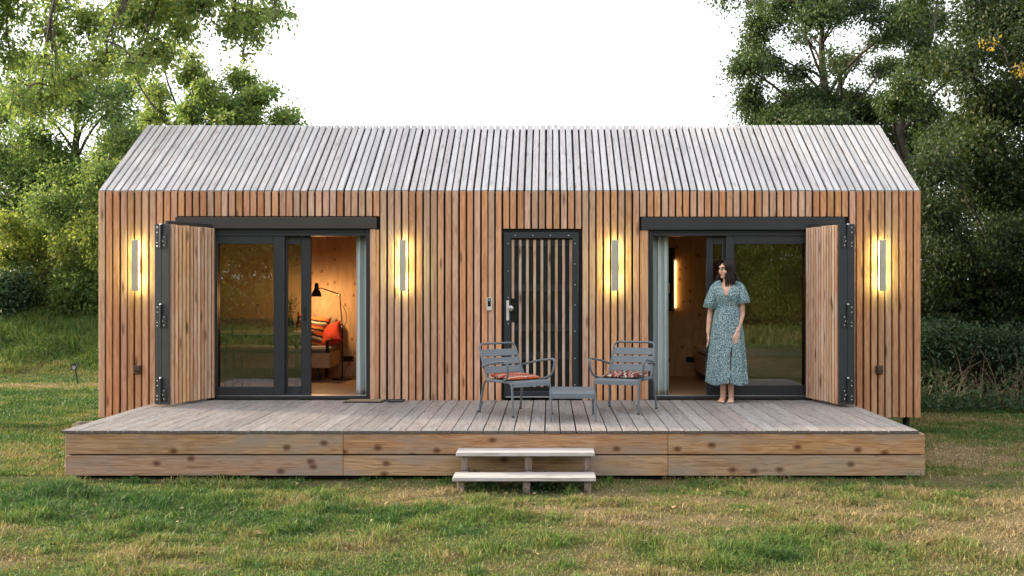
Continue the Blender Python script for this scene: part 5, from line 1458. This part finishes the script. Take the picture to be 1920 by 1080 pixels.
plant("clipped_hedge", "long low blue green hedge with a dark hollow underside right of the cabin", "hedge", (7.0, 16.6, 0), M['leaf_hedge'], wood_name="stems",
      trunk=[(7.0, 16.9, -.05), (7.0, 16.8, .5), (7.0, 16.7, 1.0)], r0=.06, seed=47, nleaf=70000, size=.062, sigma=.13, droop=.5, twigs=9,
      clumps=[pc(1720 + 32 * k, 645 + random.Random(k).uniform(-12, 12), 16.2, 38, 1, .85, random.Random(k + 50).uniform(-.3, .5)) for k in range(9)] + [pc(1735 + 40 * k, 625 + random.Random(k + 9).uniform(-8, 8), 16.8, 40, 1, .7, .5) for k in range(7)] + [pc(1735 + 45 * k, 590, 17.6, 48, 1, .7, .6) for k in range(6)])
# bare stems and dark growth under the hedge
un = thing("underbrush", "bare twigs and ivy in the dark under the hedge right of the cabin", "undergrowth", (7.0, 16.2, 0))
mb = MB(); rr = random.Random(61)
for k in range(90):
    x = rr.uniform(5.4, 8.6); y = rr.uniform(15.3, 16.6); h = rr.uniform(.35, 1.0); dx = rr.uniform(-.5, .7)
    mb.tube(bez((x - 7, y - 16.2, 0), (x - 7 + dx * .3, y - 16.2, h * .7), (x - 7 + dx, y - 16.2 - rr.uniform(0, .25), h), 5), [.008, .007, .006, .005, .004, .002], 4, cap=False)
o = mb.build("twigs", M['twig'], un, smooth='all', recalc=False); o["kind"] = "stuff"
NR = np.random.default_rng(62); nn = 5200
P_ = np.stack([NR.uniform(5.0, 8.8, nn), NR.uniform(15.0, 15.9, nn), .04 + NR.gamma(1.3, .09, nn)], 1) - np.array([7, 16.2, 0])
P_[:, 2] *= np.where(NR.random(nn) < .5, .7, 1.2)
V, F = leaves_np(P_, NR.normal(size=(nn, 3)) + np.array([0, -.3, .5]), .065)
o = link("ivy_leaves", mesh_np("ivy_leaves", V, F, M['leaf_hedge']), un); o["kind"] = "stuff"
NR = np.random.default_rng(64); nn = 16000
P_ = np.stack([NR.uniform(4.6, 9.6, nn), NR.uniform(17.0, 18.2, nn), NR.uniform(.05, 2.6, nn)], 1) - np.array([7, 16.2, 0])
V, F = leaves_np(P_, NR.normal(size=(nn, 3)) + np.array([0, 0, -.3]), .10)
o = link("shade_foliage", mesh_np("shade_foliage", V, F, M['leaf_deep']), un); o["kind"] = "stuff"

# far wood closing the view behind and the trees mirrored in the glass
NR = np.random.default_rng(70); nn = 60000
def band(x0, x1, y0, y1, h, n, mat, name, label, size, seed):
    global NR
    NR = np.random.default_rng(seed)
    x = NR.uniform(x0, x1, n); y = NR.uniform(y0, y1, n)
    top = h * (.55 + .75 * fbm(x * .22 + seed, y * .22, seed, 3))
    z = top * NR.uniform(0.02, 1, n) ** .8
    P = np.stack([x, y, z + ground_z(x, y)], 1)
    V, F = leaves_np(P, NR.normal(size=(n, 3)) + np.array([0, 0, -.3]), size)
    o = link(name, mesh_np(name, V, F, mat)); tag(o, label, "wood", kind="stuff"); return o
band(-34, -7, 33, 40, 3.6, 42000, M['leaf_mass'], "far_wood", "distant mass of bushes closing the view beyond the left lawn", .24, 71)
band(6.5, 24, 26, 31, 4.6, 60000, M['leaf_deep'], "dark_wood", "dark wood closing the view behind the trees on the right", .14, 72)
band(9.2, 15, 12, 22, 7.0, 20000, M['leaf_deep'], "side_wood", "dark foliage continuing beyond the right edge of the view", .20, 73)

band(-45, 45, -44, -36, 13, 75000, M['leaf_deep'], "opposite_wood", "wood across the lawn closing the view mirrored in the glass", .46, 74)
lab = "leafy tree across the lawn, seen only as a reflection in the sliding glass"
mt_ = plant("reflected_tree", lab, "tree", (0, -20, 0), M['leaf_left'], group="trees mirrored in the glass",
      trunk=[(0, -20, -.1), (0, -20, 2), (.2, -20, 4), (.1, -20, 6)], r0=.22, seed=81, nleaf=62000, size=.12, sigma=.26, droop=.5, twigs=9,
      clumps=[(x, -20 + y, z, r, r, r * .85, 1) for (x, y, z, r) in [(0, 0, 6.6, 1.7), (-1.6, .3, 5.2, 1.5), (1.7, -.2, 5.0, 1.6), (.2, 1.2, 4.2, 1.5), (-1.2, .8, 3.4, 1.4), (1.4, .9, 3.0, 1.4), (-2.4, .5, 3.0, 1.2), (2.6, 0, 3.4, 1.2), (0, 1.3, 2.2, 1.3), (-1.5, 1.4, 1.2, 1.1), (1.3, 1.4, 1.1, 1.1), (0, 1.6, .9, 1.0), (-2.6, 1.2, .9, .9), (2.6, 1.2, .9, .9)]])
rr = random.Random(83)
for (x, y, s, rz) in ((-5.2, -18, 1.0, .3), (4.6, -21, 1.1, -.2), (9.5, -19.5, .95, .35), (-10.5, -20, 1.05, -.3), (14.5, -20.5, 1.1, .2), (-16, -20, 1.1, .1), (2.2, -26, 1.4, -.4), (-3.4, -26.5, 1.4, .2), (8, -27, 1.5, .3), (-9, -27, 1.45, -.2)):
    c = copy_tree(mt_); c.location = (x, y, 0); c.rotation_euler = (0, 0, rz); c.scale = (s, s, s)

# ------------------------------------------------------------------ lawn
def grass_mat():
    m, nt, out = new_mat("grass_blades"); L_ = nt.links
    at = nd(nt, "ShaderNodeAttribute"); at.attribute_name = "dry"
    rp = ramp(nt, [(0, (.038, .092, .023)), (.28, (.082, .150, .033)), (.5, (.160, .198, .055)), (.68, (.205, .175, .072)), (.85, (.25, .195, .10)), (1, (.31, .245, .15))])
    L_.new(at.outputs["Fac"], rp.inputs[0])
    gi = nd(nt, "ShaderNodeNewGeometry"); vr = nd(nt, "ShaderNodeMapRange"); vr.inputs["To Min"].default_value = .65; vr.inputs["To Max"].default_value = 1.6; L_.new(gi.outputs["Random Per Island"], vr.inputs[0])
    gc = mixc(nt, 1.0, rp.outputs[0], vr.outputs[0], 'MULTIPLY')
    d = nd(nt, "ShaderNodeBsdfPrincipled"); d.inputs["Roughness"].default_value = .55; d.inputs["Specular IOR Level"].default_value = .25; L_.new(gc, d.inputs["Base Color"])
    t = nd(nt, "ShaderNodeBsdfTranslucent"); L_.new(mixc(nt, 1.0, gc, (1.3, 1.25, .8), 'MULTIPLY'), t.inputs[0])
    mx = nd(nt, "ShaderNodeMixShader"); mx.inputs[0].default_value = .3; L_.new(d.outputs[0], mx.inputs[1]); L_.new(t.outputs[0], mx.inputs[2]); L_.new(mx.outputs[0], out.inputs[0]); return m
M['grass'] = grass_mat()
GR = np.random.default_rng(91)
def blades(x, y, h, w, dry, lean=.55):
    n = len(x); z = ground_z(x, y) - .008
    a = GR.uniform(0, 2 * np.pi, n); wd = np.stack([np.cos(a), np.sin(a)], 1) * (w * .5)[:, None]
    b = GR.uniform(0, 2 * np.pi, n); ln = h * GR.gamma(2.0, lean * .5, n)
    dx, dy = np.cos(b) * ln, np.sin(b) * ln
    p0 = np.stack([x, y, z], 1)
    W = np.stack([wd[:, 0], wd[:, 1], np.zeros(n)], 1)
    mid = p0 + np.stack([dx * .35, dy * .35, h * .62], 1)
    tip = p0 + np.stack([dx, dy, h * np.clip(1.05 - .25 * (ln / h) ** 2, .35, 1)], 1)
    V = np.stack([p0 - W, p0 + W, mid + W * .75, mid - W * .75, tip], 1).reshape(-1, 3)
    i = np.arange(n) * 5
    F = np.stack([i, i + 1, i + 2, i, i + 2, i + 3, i + 3, i + 2, i + 4], 1).reshape(-1, 3)
    return V, F, np.repeat(np.clip(dry, 0, 1), 5)
def region(n, y0, y1, x_of, p=1.0):
    y = y0 + (y1 - y0) * GR.random(n) ** p
    xa, xb = x_of(y); x = xa + (xb - xa) * GR.random(n)
    return x, y
def keep_out(x, y):
    deckm = (x > J[0] - .0) & (x < J[3] + .0) & (y > DY0 + .03) & (y < 12.7)
    cab = (x > HX0) & (x < HX1) & (y > WY + .02) & (y < BACK_Y)
    return ~(deckm | cab)
sets = []
# foreground
x, y = region(190000, 5.6, 10.25, lambda y: (-.56 * y - .4, .50 * y + .4), .8)
k = keep_out(x, y); x, y = x[k], y[k]
d0 = dryness(x, y)
thin = fbm(x * 2.3 + 3, y * 2.3, 33, 3)
k = GR.random(len(x)) < np.clip(1.25 - .85 * np.clip((thin - .45) * 4, 0, 1) * sstep(.35, .7, d0), .2, 1)
under = (np.abs(x + .22) < .68) & (y > 9.15) & (y < 10.1)
k &= ~(under & (GR.random(len(x)) < .72))
edge = (y > 9.74 + .1 * (fbm(x * 2, y * 2, 3) - .5)) & (GR.random(len(x)) < .78); k &= ~edge
x, y, d0 = x[k], y[k], d0[k]
tuft = fbm(x * 3.2 + 11, y * 3.6, 40, 3)
h = (.012 + .026 * GR.random(len(x))) * (1 + 1.9 * sstep(.50, .72, tuft)) * (1.35 - .7 * d0)
sets.append(blades(x, y, h, .0065 + .0040 * GR.random(len(x)), d0 + GR.normal(0, .17, len(x)), .9))
# taller tufts
tc_ = [(GR.uniform(-5.2, 4.6), GR.uniform(6.1, 9.7)) for _ in range(330)] + [(GR.uniform(-4.5, 3.5), 9.90 + GR.normal() * .07) for _ in range(60)] + [(GR.uniform(-1.0, .6), GR.uniform(9.35, 9.95)) for _ in range(16)]
tx, ty, th, td = [], [], [], []
for (cx, cy) in tc_:
    dd = float(dryness(np.array([cx]), np.array([cy]))[0])
    m_ = GR.integers(14, 46); hh = (.03 + .085 * GR.random() ** 2.2) * (1.2 - .5 * dd)
    tx.append(cx + GR.normal(0, .035, m_)); ty.append(cy + GR.normal(0, .035, m_)); th.append(hh * GR.uniform(.5, 1.2, m_)); td.append(np.full(m_, max(0, dd - .28)) + GR.normal(0, .08, m_))
tx, ty, th, td = map(np.concatenate, (tx, ty, th, td)); k = keep_out(tx, ty)
sets.append(blades(tx[k], ty[k], th[k], np.full(k.sum(), .0085), td[k], .8))
# lawn beside the cabin
for (n_, y0, y1, fx) in ((85000, 10.2, 21.5, lambda y: (-.57 * y, np.full_like(y, HX0 + .9))), (42000, 10.2, 16.2, lambda y: (np.full_like(y, 3.5), .52 * y))):
    x, y = region(n_, y0, y1, fx, 1.0); k = keep_out(x, y); x, y = x[k], y[k]; d0 = dryness(x, y)
    h = (.018 + .034 * GR.random(len(x))) * (1.3 - .6 * d0)
    sets.append(blades(x, y, h, .009 + .006 * GR.random(len(x)), d0 + GR.normal(0, .17, len(x)), .8))
V = np.concatenate([s[0] for s in sets]); D = np.concatenate([s[2] for s in sets])
offs = np.cumsum([0] + [len(s[0]) for s in sets[:-1]]); F = np.concatenate([s[1] + o for s, o in zip(sets, offs)])
tag(link("grass", mesh_np("grass", V, F, M['grass'], attr={"dry": D})), "short patchy lawn of green and dry straw coloured grass", "grass", kind="stuff")
# tall grass on the left bank
x, y = region(60000, 20.7, 27.0, lambda y: (-.58 * y, -.36 * y), 1.0)
d0 = dryness(x, y) * .6
pt = fbm(x * .6 + 2, y * .6, 55, 3)
h = (.07 + .24 * sstep(.35, .75, pt)) * GR.uniform(.5, 1.2, len(x)) * sstep(20.6, 21.8, y + .6 * (pt - .5))
k = h > .02
vb, fb, db = blades(x[k], y[k], h[k], .014 + .012 * GR.random(k.sum()), d0[k] + .32 + GR.normal(0, .12, k.sum()), .7)
tag(link("tall_grass", mesh_np("tall_grass", vb, fb, M['grass'], attr={"dry": db})), "long lush grass covering the bank beyond the left lawn", "grass", kind="stuff")
# fallen leaves
NR = np.random.default_rng(97); nn = 260
P_ = np.stack([NR.uniform(-6, 5.2, nn), NR.uniform(5.9, 12.4, nn), np.zeros(nn)], 1); k = keep_out(P_[:, 0], P_[:, 1]); P_ = P_[k]; P_[:, 2] = ground_z(P_[:, 0], P_[:, 1]) + NR.uniform(.015, .035, len(P_))
V, F = leaves_np(P_, NR.normal(size=(len(P_), 3)) * np.array([1, 1, .25]), .045, asp=.7)
tag(link("fallen_leaves", mesh_np("fallen_leaves", V, F, plain("dry_fallen_leaf", (.30, .20, .10), .8, noise=.5, nscale=3))), "dry brown leaves scattered over the lawn", "leaves", kind="stuff")
# rough meadow across the lawn, mirrored in the glass
x, y = region(26000, -17, -5, lambda y: (np.full_like(y, -16.), np.full_like(y, 13.)), 1.0)
h = .10 + .30 * fbm(x * .5, y * .5, 66, 3) * GR.uniform(.5, 1.2, len(x)) * sstep(-5, -9, y)
vb, fb, db = blades(x, y, h, .03 + .02 * GR.random(len(x)), .15 + .6 * fbm(x * .3, y * .4, 67, 3) + GR.normal(0, .1, len(x)), .7)
tag(link("meadow_grass", mesh_np("meadow_grass", vb, fb, M['grass'], attr={"dry": db})), "rough meadow grass across the lawn, mirrored in the sliding glass", "grass", kind="stuff")
# leafy weeds under the steps
NR = np.random.default_rng(95); nn = 900
P_ = np.stack([NR.uniform(-.78, .36, nn), NR.uniform(9.42, 9.95, nn), .0 + NR.gamma(1.6, .022, nn)], 1); P_[:, 2] += ground_z(P_[:, 0], P_[:, 1])
k = P_[:, 2] < .10; P_ = P_[k]
V, F = leaves_np(P_, NR.normal(size=(len(P_), 3)) * np.array([1, 1, .5]) + np.array([0, -.3, .2]), .032)
tag(link("weeds", mesh_np("weeds", V, F, M['leaf_hedge'])), "small leafy weeds growing in the shade under the steps", "weeds", kind="stuff")

# ------------------------------------------------------------------ air
hz_m, hz_nt, hz_out = new_mat("pale_air")
pv = nd(hz_nt, "ShaderNodeVolumePrincipled"); pv.inputs["Color"].default_value = (1.0, .97, .90, 1); pv.inputs["Density"].default_value = HAZE; pv.inputs["Anisotropy"].default_value = .45
hz_nt.links.new(pv.outputs[0], hz_out.inputs["Volume"])
b = MB(); b.box(-960, 960, -960, 960, -2.0, 14.0)
if HAZE: tag(b.build("haze", hz_m), "pale evening haze lying over the whole garden", "haze", kind="stuff")

for o in bpy.data.objects:
    if "_w" in o: del o["_w"]
